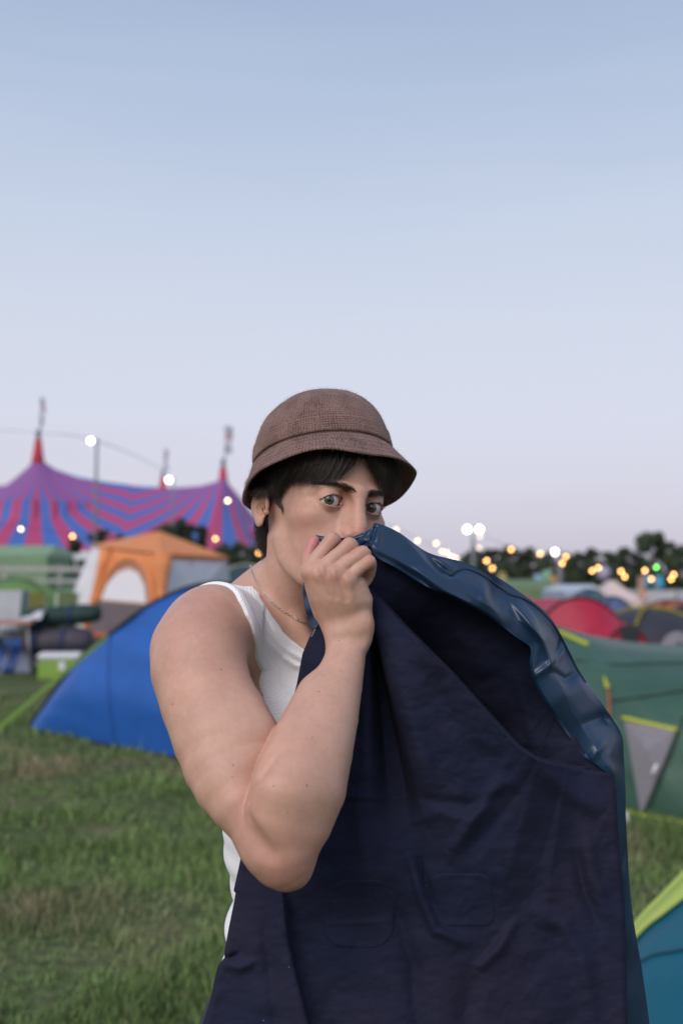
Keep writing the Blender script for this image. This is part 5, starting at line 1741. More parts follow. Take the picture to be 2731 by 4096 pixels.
def big_top():
    D0 = 78.0
    e = empty('big_top', (*WY(500, 2300, D0 + 12)[:2], 0))
    Mst = stripe_material()
    def xw(u, y): return float(WY(u, 2300, y)[0])
    def zt(v, y): return float(WY(1365, v, y)[2])
    Mcap = mat('red_cap', (0.46, 0.020, 0.045), rough=0.6); Mdk = mat('mast_steel', (0.09, 0.12, 0.14), rough=0.6)
    masts = [(WY(155, 1735, D0), 1735, 1832), (WY(893, 1850, D0 + 2), 1850, 1925), (WY(652, 1895, D0 + 26), 1895, 1945), (WY(-60, 1840, D0 + 22), 1840, 1930), (WY(-620, 1780, D0 + 4), 1780, 1860)]
    XY = np.array([m_[0][:2] for m_ in masts]); HT_ = np.array([m_[0][2] for m_ in masts])
    zed = WY(155, 2205, D0 - 11)[2]
    base = WY(500, 2300, D0)
    x0, x1 = WY(-900, 2300, D0)[0], WY(1120, 2300, D0)[0]
    y0, y1 = D0 - 11.5, D0 + 40
    nx, ny = 220, 100
    xs = np.linspace(x0, x1, nx); ys = np.linspace(y0, y1, ny)
    XX, YY = np.meshgrid(xs, ys)
    # height of the mast line read along the picture, canvas sagging down to the eaves in front
    ru = [-900, -700, -560, -300, -120, 20, 70, 110, 155, 200, 300, 420, 560, 690, 800, 860, 893, 925, 960, 990, 1015, 1040, 1120]
    rv = [2150, 1950, 1880, 1930, 1945, 1940, 1920, 1885, 1838, 1870, 1905, 1926, 1944, 1950, 1942, 1926, 1910, 1950, 1990, 2040, 2100, 2150, 2190]
    rx = np.array([xw(u, D0) for u in ru]); rz_ = np.array([zt(v, D0) for v in rv])
    ridge = np.interp(XX, rx, rz_)
    t = np.clip((YY - y0) / (D0 - y0), 0, 1)
    zz = zed + (ridge - zed) * (0.62 * t ** 0.9 + 0.38 * t ** 2.4)
    bk = np.clip((YY - D0) / (y1 - D0), 0, 1)
    zz = np.where(YY > D0, ridge * (1 - 0.30 * bk) + 0.0, zz)
    for (mx0, my0), h in zip(XY, HT_):
        r = np.hypot(XX - mx0, YY - my0)
        zz = np.maximum(zz, (h - 1.75) - 1.25 * r + 0.10 * r * r * (r < 6))
    P = np.stack([XX, YY, zz], -1).reshape(-1, 3)
    Fq = grid_faces(ny, nx)[:, ::-1]
    cen = P[Fq].mean(1)
    own = np.argmin([np.hypot(cen[:, 0] - a, cen[:, 1] - b) for a, b in XY], 0)
    for k, (mx0, my0) in enumerate(XY):
        f = Fq[own == k]
        if len(f) == 0: continue
        used = np.unique(f); rm = np.full(len(P), -1); rm[used] = np.arange(len(used))
        o = mesh_obj('canvas', P[used] - [mx0, my0, 0], rm[f], Mst, None, True)
        o.location = (mx0, my0, 0)
        o.parent = e
        o.matrix_parent_inverse = Matrix.Translation(e.location).inverted()
    for k, (p, v0, v1) in enumerate(masts):
        h = p[2]
        s_ = 0.02 * p[1]
        tubes_obj('mast_cap', [[p[0], p[1], h - 3.0], [p[0], p[1], h - 1.8], [p[0], p[1], h - 0.4]], [0.60, 0.44, 0.24], Mcap, e, 10)
        tubes_obj('mast', [[p[0], p[1], 0], [p[0], p[1], h + 0.3]], 0.18, Mdk, e, 8)
        ftop = h + (2.9, 3.0, 2.6, 3.0, 3.0)[k]
        tubes_obj('flag_pole', [[p[0] + .15, p[1], h], [p[0] + .15, p[1], ftop]], 0.05, M_STEEL, e)
        cs = [(0.34, 0.36, 0.48), (0.48, 0.28, 0.33), (0.60, 0.60, 0.66), (0.32, 0.40, 0.50)]  # flag colours lightened, haze painted into them
        for q in range(4):
            z0_ = ftop - 0.55 * (q + 1); wv = 0.10 * math.sin(q * 1.7 + k)
            wid = (0.22, 0.50, 0.30, 0.3, 0.3)[k]
            pp = np.array([[p[0] + .2 + wv, p[1] - .06, z0_], [p[0] + .2 + wid + wv, p[1] + .1, z0_ - .1], [p[0] + .2 + wid + wv * .5, p[1] + .05, z0_ + .45], [p[0] + .2, p[1] - .06, z0_ + .52]])
            o = mesh_obj('flag_panel', pp, [(0, 1, 2, 3)], bpy.data.materials.get('flag_%d' % q) or mat('flag_%d' % q, cs[q], rough=0.8))
            child_at_world(o, e)
            o.modifiers.new('thickness', 'SOLIDIFY').thickness = 0.01
    tag(e, 'circus big top striped in red and blue with masts and flags', 'big top')
big_top()

# ---- generic dome tent
def dome(name_label, cu, cv, w, dp, h, rz, fly, sleeve, door=None, door_c=None, z0=0.0, porch=0.0, y=None, group=None, parts=()):
    c = WZ(cu, cv) if y is None else np.array([WY(cu, 2300, y)[0], y, 0.0])
    e = empty('dome_tent', (c[0], c[1], 0.0), rz)
    n, m = 40, 16
    th = np.linspace(0, 2 * math.pi, n + 1)[:-1]
    rings = []
    for i in range(m):
        a = i / (m - 1) * math.pi / 2
        rr = math.cos(a) ** 0.85; zz = h * math.sin(a) ** 0.95
        rings.append([(w * rr * np.sign(math.cos(t)) * abs(math.cos(t)) ** 0.75, dp * rr * np.sign(math.sin(t)) * abs(math.sin(t)) ** 0.75, zz - 0.05 * h * abs(math.sin(2 * t)) * math.sin(2 * a) * 0.6) for t in th])
    V = np.array(rings).reshape(-1, 3)
    Fs = []
    for i in range(m - 1):
        for j in range(n):
            k = (j + 1) % n
            Fs.append((i * n + j, i * n + k, (i + 1) * n + k, (i + 1) * n + j))
    o = mesh_obj('flysheet', V, Fs, fly, e, True)
    for a in (math.pi / 4, 3 * math.pi / 4):
        pts = []
        for q in np.linspace(0, math.pi, 33):
            rr = abs(math.cos(q)) ** 0.85 * (1 if q < math.pi / 2 else -1); zz = h * math.sin(q) ** 0.95
            cx = np.sign(math.cos(a)) * abs(math.cos(a)) ** 0.75; cy = abs(math.sin(a)) ** 0.75
            pts.append((w * rr * cx * 1.012, dp * rr * cy * 1.012, zz * 1.012 + 0.004))
        V2, F2 = tubes(np.array(pts)[None], np.full((1, 33), 0.018 + 0.006 * h), 6)
        mesh_obj('pole_sleeve', V2, F2, sleeve, e, True)
    if door is not None:
        V3 = []
        for q in np.linspace(0.12, math.pi - 0.12, 17):
            for s in (0.0, 1.0):
                zz = h * 0.72 * math.sin(q) * s + 0.02
                xx = w * 0.52 * math.cos(q)
                yy = -dp * (1 - (zz / h) ** 2.2) ** 0.42 * (1 - 0.30 * (xx / w) ** 2) - 0.03
                V3.append((xx, yy, zz))
        F3 = [(2 * i, 2 * i + 2, 2 * i + 3, 2 * i + 1) for i in range(16)]
        d_ = mesh_obj('door', V3, F3, door, e, True)
        d_.modifiers.new('thickness', 'SOLIDIFY').thickness = 0.01
    tag(e, name_label, 'tent', group)
    return e

# red tent: long body with two hoops and a small porch
def red_tent():
    y = 12.5
    e = empty('tunnel_tent', (*WY(2300, 2300, y)[:2], 0))
    def hoop(uc, vtop, half, y_, n=24, zsc=1.0):
        c = WY(uc, vtop, y_)
        return np.array([[c[0] + half * math.cos(q), y_, c[2] * math.sin(q) ** 0.8] for q in np.linspace(math.pi, 0, n)])
    H = [hoop(2060, 2378, 0.75, y + 1.9), hoop(2210, 2392, .85, y + 1.0), hoop(2318, 2392, .72, y), hoop(2440, 2480, .58, y - 0.25), hoop(2508, 2508, .36, y - 0.65)]
    for i in range(4):
        a, b = H[i], H[i + 1]
        t = np.linspace(0, 1, 6)[:, None, None]
        P = a[None] * (1 - t) + b[None] * t
        P[..., 2] *= 1 - 0.05 * np.sin(np.pi * t[..., 0])
        o = mesh_obj('flysheet', P.reshape(-1, 3), grid_faces(6, 24), M_RED, None, True); child_at_world(o, e)
    for i, h_ in enumerate((H[2], H[4])):
        tubes_obj('pole_sleeve', h_ * [1, 1, 1.005], 0.022, mat('dark_red_sleeve', (0.10, 0.008, 0.02), rough=0.7), e)
    o = mesh_obj('end_panel', np.vstack([H[4], [[H[4][:, 0].mean(), y - 0.70, 0.02]]]), [tuple([24] + list(range(24)))] if False else [(24, i, i + 1) for i in range(23)], M_RED); child_at_world(o, e)
    k = H[4]
    top = k[12]
    o = mesh_obj('vent_flap', [top + [-.13, -.03, .02], top + [.09, -.03, .02], top + [.11, -.10, -.62], top + [-.09, -.10, -.62]], [(0, 1, 2, 3)], M_BLACK); child_at_world(o, e)
    o.modifiers.new('thickness', 'SOLIDIFY').thickness = 0.01
    tag(e, 'red tunnel tent with a black vent strap on its end', 'tent')
red_tent()

# green tent on the right, nearest big one
def green_tent():
    e = empty('tunnel_tent', WZ(2620, 3275))
    low = np.array([WZ(2050, 3150), WZ(2300, 3205), WZ(2510, 3248), WZ(2575, 3262), WZ(2740, 3290), WZ(3000, 3330), WZ(3300, 3360)])
    top = np.array([W(2050, 2470, 8.6), W(2215, 2498, 8.3), W(2330, 2545, 8.0), W(2480, 2592, 7.8), W(2740, 2612, 7.6), W(3000, 2600, 7.6), W(3300, 2620, 7.6)])
    def bl(S, T):
        k = (np.sin(np.pi * T) ** 0.9)[..., None]
        f = 0.08 * vnoise(S * 5 + T, T * 4 + 3) + 0.06 * vnoise(S * 11 + T * 6, T * 7) + 0.05 * vnoise(S * 3 + 5, T * 14 + S * 5) - 0.05 * np.exp(-((T - 0.70 + 0.15 * S) / 0.05) ** 2) * sstep(S, .45, .6)
        return k * np.array([0, -0.40, 0.16]) + (f * np.sin(np.pi * T))[..., None] * OUT
    P = loft('flysheet', low, top, 70, 40, M_GREEN, e, bl)
    back = np.array([WZ(2000, 2760), WZ(2300, 2790), WZ(2700, 2800), WZ(3000, 2800), WZ(3300, 2810)])
    loft('rear_flysheet', back, top + [0, .02, -.005], 30, 12, M_GREEN, e, lambda S, T: (np.sin(np.pi * T))[..., None] * np.array([0, 0.1, 0.3]))
    co = np.array([v.co for v in P.data.vertices])
    camv = co - CAM
    pu = U0 + F_PX * camv[:, 0] / (camv[:, 1] * CP + camv[:, 2] * SP); pv = V0 - F_PX * (-camv[:, 1] * SP + camv[:, 2] * CP) / (camv[:, 1] * CP + camv[:, 2] * SP)
    def on(u, v, off=0.02):
        w = 1 / ((pu - u) ** 2 + (pv - v) ** 2 + 4.0) ** 2
        d = (w * (camv[:, 1] * CP + camv[:, 2] * SP)).sum() / w.sum()
        return W(u, v, d - off)
    def strip(name, pts, r, material):
        return tubes_obj(name, crom(np.array([on(u, v) for u, v in pts]), 14), r, material, e)
    strip('hem_tape', [(2440, 3235), (2515, 3250), (2570, 3264), (2660, 3278), (2740, 3292), (2860, 3308)], 0.016, M_YELL)
    strip('ridge_tape', [(2236, 2528), (2290, 2552), (2350, 2578)], 0.019, M_YELL)
    strip('toggle_tape', [(2414, 2706), (2422, 2732), (2430, 2752)], [0.007 + 0.013 * i / 13 for i in range(14)], M_YELL)
    strip('toggle_cord', [(2431, 2758), (2434, 2800), (2437, 2868)], 0.010, mat('orange_cord', (0.34, 0.10, 0.05), rough=0.8))
    tri = [(2494, 2885), (2560, 2897), (2630, 2910), (2698, 2922), (2665, 3010), (2625, 3105), (2568, 3248), (2558, 3246), (2540, 3140), (2518, 3010)]
    pts = np.array([on(u, v, 0.03) for u, v in tri])
    cpt = np.array([on(2585, 3000, 0.09)])
    o = mesh_obj('window_mesh', np.vstack([pts, cpt]), [(i, (i + 1) % len(tri), len(tri)) for i in range(len(tri))], M_MESH); child_at_world(o, e)
    strip('window_tape', [(2488, 2872), (2560, 2888), (2640, 2906), (2706, 2920)], 0.017, M_YELL)
    strip('zip', [(2698, 2925), (2665, 3012), (2625, 3106), (2566, 3250)], 0.007, mat('zip_grey', (0.18, 0.17, 0.20), rough=0.6))
    a = np.array([on(2606, 3098, .05), on(2626, 3058, .05)])
    tubes_obj('zip_pull', a, 0.011, mat('white_plastic', (0.75, 0.75, 0.77), rough=0.5), e)
    strip('seam', [(2735, 2860), (2700, 2960), (2640, 3110), (2590, 3240)], 0.006, mat('dark_green_seam', (0.02, 0.045, 0.035), rough=0.8))
    strip('seam', [(2440, 2802), (2540, 2790), (2640, 2775), (2760, 2755)], 0.006, mat('green_seam_tape', (0.02, 0.05, 0.04), rough=0.8))
    strip('seam', [(2300, 2640), (2450, 2655), (2600, 2652), (2760, 2650)], 0.006, mat('green_seam_tape_b', (0.02, 0.05, 0.04), rough=0.8))
    pg = WZ(2508, 3300)
    tubes_obj('peg', [pg + [-.01, 0, .08], pg + [0.02, 0, -.04]], 0.010, mat('white_peg', (0.6, 0.6, 0.6), rough=0.4), e)
    tag(e, 'dark green tent with yellow tape and a grey triangular mesh window', 'tent')
green_tent()

def teal_tent():
    e = empty('dome_tent', WZ(3000, 4000))
    g0 = WZ(2330, 3990)
    pole = np.array([g0, W(2540, 3716, 3.95), W(2640, 3610, 4.02), W(2731, 3516, 4.08), W(2900, 3350, 4.2), W(3150, 3150, 4.4), W(3500, 3000, 4.6), W(3900, 2960, 4.8)])
    low = np.array([g0 + [0.02, -.02, 0], WZ(2500, 4150), WZ(2700, 4330), WZ(3000, 4520), WZ(3400, 4600), WZ(3900, 4500), WZ(4300, 4300)])
    def bl(S, T):
        k = (np.sin(np.pi * T))[..., None]
        return k * np.array([0.02, -0.10, 0.06]) + (0.02 * vnoise(S * 9, T * 5 + S * 4) * np.sin(np.pi * T))[..., None] * OUT
    P = loft('flysheet', low, pole, 60, 40, M_TEAL, e, bl)
    back = np.array([g0 + [0, .05, 0], WZ(2700, 3560), WZ(3300, 3400), WZ(4000, 3400)])
    loft('rear_flysheet', back, pole + [0, .02, -.005], 30, 10, M_TEAL, e)
    M_L2 = mat('lime_fly_trim', (0.36, 0.46, 0.10), rough=0.6)
    q = np.array([v.co for v in P.data.vertices]).reshape(40, 60, 3)
    n_ = np.array([0, -0.018, 0.012])
    top = q[-1] + n_ + [0, 0, 0.01]; lo = q[-1] * 0.0 + (q[-1] * 0.76 + q[0] * 0.24 if False else q[-5]) + n_
    V = np.vstack([lo, top]); o = mesh_obj('pole_sleeve', V, grid_faces(2, 60), M_L2, None, True); child_at_world(o, e)
    o.modifiers.new('thickness', 'SOLIDIFY').thickness = 0.008
    tubes_obj('pole', top + [0, -.004, .006], 0.014, M_L2, e)
    tubes_obj('seam', q[-16][2:] + [0, -0.008, 0.004], 0.0045, mat('dark_teal_seam', (0.002, 0.03, 0.05), rough=0.8), e)
    tag(e, 'teal tent with broad lime pole sleeve in the lower right corner', 'tent')
teal_tent()

M_DGREY = fabric('charcoal_fly', (0.040, 0.042, 0.055), 0.6)
M_NAVYT = fabric('slate_navy_fly', (0.040, 0.055, 0.085), 0.6)
M_OLIVE = mat('olive_tape', (0.22, 0.19, 0.02), rough=0.7)
def xw(u, y): return float(WY(u, 2300, y)[0])
def zt(v, y): return float(WY(1365, v, y)[2])
dome('charcoal dome tent with olive yellow pole sleeves beside the red tent', 2590, 2600, 0.95, 0.9, zt(2436, 14.5), 0.25, M_DGREY, M_OLIVE, door=M_MESH, y=14.5)
dome('slate navy dome tent at the right edge beyond the green tent', 2790, 2600, 1.05, 0.95, zt(2432, 15.5), -0.2, M_NAVYT, M_DGREY, y=16.5)
dome('orange topped dome tent with pink side behind the slate navy tent', 2680, 2600, 0.85, 0.8, zt(2405, 20), 0.1, fabric('rust_fly', (0.33, 0.12, 0.05), 0.7), mat('plum_sleeve', (0.16, 0.03, 0.06), rough=0.7), y=20)
dome('steel blue dome tent just behind the red tent', 2445, 2600, 0.50, 0.6, zt(2392, 18), 0.1, fabric('steel_blue_fly', (0.085, 0.12, 0.22), 0.5), mat('steel_blue_sleeve', (0.06, 0.08, 0.15), rough=0.7), door=M_YELL if False else None, y=18)
dome('small dull teal dome tent between the white marquee and red tent', 2355, 2600, 0.50, 0.6, zt(2362, 21), 0.3, fabric('dull_teal_fly', (0.045, 0.115, 0.15), 0.6), mat('dull_teal_sleeve', (0.03, 0.08, 0.10), rough=0.7), y=21)

def ridge_tent(label, name, u0, u1, vtop, y, dp, mt, trim=None, peak=0.5, vwall=None, cat='tent', hip=0.25):
    """pitched marquee: walls, two roof slopes, gable ends"""
    xa, xb = xw(u0, y), xw(u1, y)
    h = zt(vtop, y); hw = h * 0.55 if vwall is None else max(zt(vwall, y), 0.3)
    e = empty(name, ((xa + xb) / 2, y, 0))
    ra, rb = xa + (xb - xa) * hip, xb - (xb - xa) * hip
    if peak is not None:
        ra = rb = xa + (xb - xa) * peak if hip >= 0.5 else None or ra
        if hip < 0.5: ra, rb = xa + (xb - xa) * hip, xb - (xb - xa) * hip
    F0, F1, B0, B1 = [xa, y - dp, hw], [xb, y - dp, hw], [xa, y + dp, hw], [xb, y + dp, hw]
    R0, R1 = [ra, y, h], [rb, y, h]
    g = lambda p: [p[0], p[1], 0.0]
    def pn(nm, pts, mm):
        o = mesh_obj(nm, pts, [tuple(range(len(pts)))], mm); child_at_world(o, e)
        o.modifiers.new('thickness', 'SOLIDIFY').thickness = 0.02
    pn('front_wall', [g(F0), g(F1), F1, F0], trim or mt); pn('rear_wall', [g(B1), g(B0), B0, B1], trim or mt)
    pn('side_wall', [g(B0), g(F0), F0, B0], trim or mt); pn('side_wall', [g(F1), g(B1), B1, F1], trim or mt)
    pn('roof_slope', [F0, F1, R1, R0], mt); pn('roof_slope', [B1, B0, R0, R1], mt)
    pn('gable', [B0, F0, R0], mt); pn('gable', [F1, B1, R1], mt)
    tag(e, label, cat)
    return e
ridge_tent('cream canvas bell tent with a pointed top behind the blue domes', 'bell_tent', 2360, 2525, 2322, 26, 0.9, fabric('cream_canvas', (0.62, 0.50, 0.46), 0.9), None, 0.4, 2400, hip=0.42)
ridge_tent('white and pale blue marquee beyond the red tent', 'marquee', 2205, 2385, 2338, 30, 1.5, fabric('pale_marquee', (0.50, 0.54, 0.62), 0.8), fabric('pale_blue_wall', (0.34, 0.42, 0.52), 0.8), None, 2362, hip=0.12)
ridge_tent('long pale green marquee to the right of the coat', 'marquee', 1960, 2215, 2318, 34, 2.0, fabric('pale_green_roof', (0.15, 0.22, 0.12), 0.8), None, None, 2348, hip=0.10)
ridge_tent('large green marquee in front of the big top at the left edge', 'marquee', -120, 262, 2182, 42, 2.5, fabric('sage_green_roof', (0.24, 0.36, 0.21), 0.8), fabric('sage_green_wall', (0.19, 0.30, 0.18), 0.8), None, 2225, hip=0.10)
dome('low lime green dome tent behind the rail fence at left', 60, 2600, 1.6, 1.0, zt(2320, 27), 0.1, fabric('lime_fly', (0.14, 0.25, 0.08), 0.7), mat('grass_sleeve', (0.06, 0.12, 0.04), rough=0.7), door=fabric('pale_door', (0.25, 0.32, 0.24), .8), y=27)
dome('dull green dome tent half hidden by the cabin tent', 300, 2600, 1.2, 1.0, zt(2345, 29), -0.2, fabric('fern_fly', (0.10, 0.19, 0.10), 0.7), mat('fern_sleeve', (0.05, 0.10, 0.05), rough=0.7), y=29)
dome('dark teal tent with cream top seen beside his neck', 985, 2600, 1.3, 1.2, zt(2262, 30), 0.0, fabric('dark_teal_fly', (0.03, 0.06, 0.07), 0.6), mat('cream_sleeve', (0.40, 0.40, 0.30), rough=0.7), y=30)

# white van roof behind the cabin tent
def van():
    y = 44; xa, xb = xw(255, y), xw(360, y)
    e = empty('parked_van', ((xa + xb) / 2, y, 0))
    Mv = mat('white_paint', (0.62, 0.62, 0.66), rough=0.35)
    w = xb - xa + 2.4; cx = (xa + xb) / 2 + 0.7
    box_obj('body', (w, 1.9, 1.05), (cx, y, 0.90), Mv, e, bevel=0.12)
    box_obj('cab_roof', (w * 0.9, 1.75, 0.95), (cx, y, zt(2217, y) - 0.47), Mv, e, bevel=0.18)
    for k in range(3):
        box_obj('window', (w * 0.24, 0.03, 0.42), (cx + (k - 1) * w * 0.28, y - 0.885, zt(2250, y) - 0.1), mat('van_glass', (0.03, 0.035, 0.04), rough=0.1), e)
    for sx in (-0.33, 0.33):
        for sy in (-0.85, 0.85):
            V2, F2 = [], []
            for i in range(20):
                a = 2 * math.pi * i / 20
                for yy in (-0.1, 0.1):
                    V2.append((cx + sx * w + 0.33 * math.cos(a), y + sy + yy, 0.33 + 0.33 * math.sin(a)))
            for i in range(20):
                k = (i + 1) % 20
                F2.append((2 * i, 2 * k, 2 * k + 1, 2 * i + 1))
            F2 += [tuple(range(0, 40, 2))[::-1], tuple(range(1, 40, 2))]
            child_at_world(mesh_obj('wheel', V2, F2, M_BLACK), e)
    tag(e, 'white van parked between the green marquee and cabin tent', 'van')
van()

# rail fence at left: two pale rails on posts
def rail_fence():
    y = 31.0
    e = empty('rail_fence', (xw(100, y), y, 0))
    Mr = mat('weathered_rail', (0.42, 0.41, 0.39), rough=0.9, noise=0.2, nscale=6)
    xs_ = [xw(u, y) for u in (-420, -200, 20, 240, 420)]
    for v, hh in ((2274, 0.14), (2322, 0.10)):
        z = zt(v, y)
        for a, b in zip(xs_[:-1], xs_[1:]):
            box_obj('rail', (b - a - 0.012, 0.05, hh), ((a + b) / 2, y - 0.06, z - 0.004 * (a - xs_[0])), Mr, e)
    for x in xs_:
        box_obj('post', (0.09, 0.09, zt(2262, y)), (x, y + 0.02, zt(2262, y) / 2), Mr, e)
    tag(e, 'pale two rail fence crossing behind the camp chairs', 'fence')
rail_fence()

def panel_fence():
    y = 45.0
    xa, xb = xw(2180, y), xw(3050, y)
    e = empty('barrier_fence', ((xa + xb) / 2, y, 0))
    Mp = mat('white_barrier_panel', (0.46, 0.47, 0.50), rough=0.7, noise=0.1, nscale=2)
    n = 5; w = (xb - xa) / n; h = zt(2358, y)
    for i in range(n):
        box_obj('panel', (w - 0.06, 0.04, h - 0.05), (xa + (i + .5) * w, y + 0.02 * (i % 2), h / 2), Mp, e)
    for i in range(n + 1):
        box_obj('post', (0.07, 0.07, h + 0.06), (xa + i * w, y - 0.06, h / 2 + .03), M_STEEL, e)
    tag(e, 'long white barrier fence in front of the right hand trees', 'fence')
panel_fence()

# ---- camp clutter on the left
def cooler():
    c = WZ(235, 2722); y = c[1]
    e = empty('cooler_box', (c[0], y, 0), 0.08)
    w = (322 - 145) / F_PX * y; d = w * 0.58; h = zt(2612, y)
    Ml = mat('lime_plastic', (0.22, 0.36, 0.06), rough=0.45); Mw = mat('white_lid', (0.70, 0.71, 0.73), rough=0.4)
    for nm, sz, lc, mm, bv in (('body', (w * 0.95, d * .95, h * 0.74), (0, d / 2, h * 0.37), Ml, 0.03), ('lid', (w, d, h * 0.25), (0, d / 2, h * 0.865), Mw, 0.035), ('latch', (0.09, 0.03, 0.13), (0.05, -0.005, h * 0.52), Mw, 0.008), ('handle', (0.03, d * 0.7, 0.03), (-w / 2 - .01, d / 2, h * .6), Mw, 0.01), ('handle', (0.03, d * 0.7, 0.03), (w / 2 + .01, d / 2, h * .6), Mw, 0.01)):
        o = box_obj(nm, sz, lc, mm, None, bevel=bv); o.parent = e
    tag(e, 'lime green cooler box with white lid on the grass', 'cooler')
cooler()
def roll(label, name, u0, u1, vtop, vbot, y, material, strap=None, tilt=0.0, rest=None, cat='bag'):
    xa, xb = xw(u0, y), xw(u1, y)
    zt_, zb_ = zt(vtop, y), (zt(vbot, y) if rest is None else rest)
    r = (zt_ - zb_) / 2
    e = empty(name, ((xa + xb) / 2, y, 0))
    n, m = 24, 22
    V = []
    for i in range(m):
        s = i / (m - 1)
        k = 1 - (abs(2 * s - 1) ** 10) * 0.35
        k *= 1 + 0.05 * math.sin(s * 19) + (-0.09 if strap and (abs(s - .22) < .03 or abs(s - .62) < .03) else 0)
        for j in range(n):
            a = 2 * math.pi * j / n
            V.append((xa + (xb - xa) * s, y + r * k * 1.15 * math.cos(a), zb_ + r + tilt * (s - .5) + r * k * math.sin(a) * (1 if math.sin(a) > -.8 else .95)))
    Fs = [(i * n + j, i * n + (j + 1) % n, (i + 1) * n + (j + 1) % n, (i + 1) * n + j) for i in range(m - 1) for j in range(n)]
    Fs += [tuple(range(n))[::-1], tuple((m - 1) * n + j for j in range(n))]
    o = mesh_obj('body', V, Fs, material, None, True); child_at_world(o, e)
    if strap:
        for s in (.22, .62):
            x = xa + (xb - xa) * s
            ring = [(x, y + r * 1.15 * math.cos(a), zb_ + r + tilt * (s - .5) + r * 1.0 * math.sin(a)) for a in np.linspace(0, 2 * math.pi, 25)]
            tubes_obj('strap', ring, 0.022, strap, e)
    tag(e, label, cat)
    return e
Mbs = mat('blue_strap', (0.02, 0.04, 0.13), rough=0.7)
yb = 15.9
roll('rolled dark grey sleeping mat tied with blue straps on the grass', 'rolled_mat', 100, 372, 2508, 2606, yb, fabric('dark_grey_nylon', (0.060, 0.055, 0.070), 0.6), Mbs, rest=0.31, cat='mat')
roll('lower dark grey bedding roll lying behind the cooler box', 'bedding_roll', 150, 420, 2560, 2700, yb + 0.25, fabric('charcoal_nylon', (0.042, 0.040, 0.052), 0.6), Mbs, rest=0.0, cat='bedding')
roll('dark green duffel bag lying across the grey rolled mat', 'duffel_bag', 100, 405, 2425, 2508, yb + 0.05, fabric('bottle_green_nylon', (0.014, 0.040, 0.036), 0.6), Mbs, tilt=0.10, rest=zt(2506, yb), cat='bag')
def tarp():
    y = 14.2
    c = WZ(40, 2690)
    e = empty('tarpaulin', (c[0], c[1], 0))
    n = 34
    xs_ = np.linspace(xw(-260, c[1]), xw(165, c[1]), n); ys_ = np.linspace(c[1] - .1, c[1] + 1.1, n)
    XX, YY = np.meshgrid(xs_, ys_)
    ed = np.minimum(1, np.minimum(np.minimum(XX - xs_[0], xs_[-1] - XX) / .22, np.minimum(YY - ys_[0], ys_[-1] - YY) / .16))
    zz = np.clip(ed, 0, 1) * (0.44 + 0.30 * vnoise(XX * 3.2, YY * 3.0) + 0.14 * vnoise(XX * 9, YY * 8)) + 0.01
    o = mesh_obj('sheet', np.stack([XX, YY, zz], -1).reshape(-1, 3), grid_faces(n, n)[:, ::-1], mat('blue_tarp', (0.025, 0.110, 0.42), rough=0.45, color2=(0.015, 0.05, 0.22), nscale=3, spec=0.4), None, True)
    child_at_world(o, e)
    o.modifiers.new('thickness', 'SOLIDIFY').thickness = 0.01
    tag(e, 'crumpled bright blue tarpaulin heap at the left edge', 'tarpaulin')
    e2 = empty('folded_cloth', (*WZ(110, 2690)[:2], 0))
    xs2 = np.linspace(xw(85, c[1]), xw(160, c[1]), 16); ys2 = np.linspace(c[1] - .25, c[1] + .3, 16)
    XX, YY = np.meshgrid(xs2, ys2)
    ed = np.minimum(1, np.minimum(np.minimum(XX - xs2[0], xs2[-1] - XX) / .08, np.minimum(YY - ys2[0], ys2[-1] - YY) / .10))
    zz = np.clip(ed, 0, 1) * (0.34 + 0.2 * vnoise(XX * 5 + 8, YY * 6)) + 0.012
    o = mesh_obj('sheet', np.stack([XX, YY, zz], -1).reshape(-1, 3), grid_faces(16, 16)[:, ::-1], fabric('pale_blue_cloth', (0.28, 0.32, 0.42), .9), None, True)
    child_at_world(o, e2)
    o.modifiers.new('thickness', 'SOLIDIFY').thickness = 0.01
    tag(e2, 'pale grey blue cloth bundle beside the blue tarpaulin', 'cloth')
tarp()
def camp_chair(label, uc, vtop, y, w, mt, frame, rz):
    e = empty('camp_chair', (xw(uc, y), y, 0), rz)
    h = zt(vtop, y); sh = h * 0.48
    def bar(nm, pts, r=0.016, mm=None):
        V2, F2 = tubes(np.array(pts, float)[None], np.full((1, len(pts)), r), 6)
        return mesh_obj(nm, V2, F2, mm or frame, e, True)
    for sx in (-1, 1):
        bar('leg', [(sx * w / 2, -0.22, 0), (sx * w / 2 * .9, 0.22, sh)])
        bar('leg', [(sx * w / 2, 0.24, 0), (sx * w / 2 * .9, -0.22, sh)])
        bar('back_post', [(sx * w / 2, 0.20, sh * .9), (sx * w / 2, 0.32, h)])
        bar('armrest', [(sx * w / 2 * 1.06, -0.24, sh + .20), (sx * w / 2 * 1.06, 0.26, sh + .22)], 0.022)
    s = mesh_obj('seat', [(-w / 2, -.24, sh), (w / 2, -.24, sh), (w / 2, .0, sh - .05), (-w / 2, .0, sh - .05), (w / 2, .22, sh), (-w / 2, .22, sh)], [(0, 1, 2, 3), (3, 2, 4, 5)], mt, e, True)
    s.modifiers.new('thickness', 'SOLIDIFY').thickness = 0.012
    b = mesh_obj('backrest', [(-w / 2, .22, sh + .05), (w / 2, .22, sh + .05), (w / 2, .31, h), (-w / 2, .31, h)], [(0, 1, 2, 3)], mt, e)
    b.modifiers.new('thickness', 'SOLIDIFY').thickness = 0.012
    tag(e, label, 'chair')
camp_chair('teal fabric camp chair behind the tarpaulin', 66, 2365, 17.5, 0.42, fabric('dull_teal_seat', (0.055, 0.105, 0.105), .8), M_DKPOLE, 0.3)
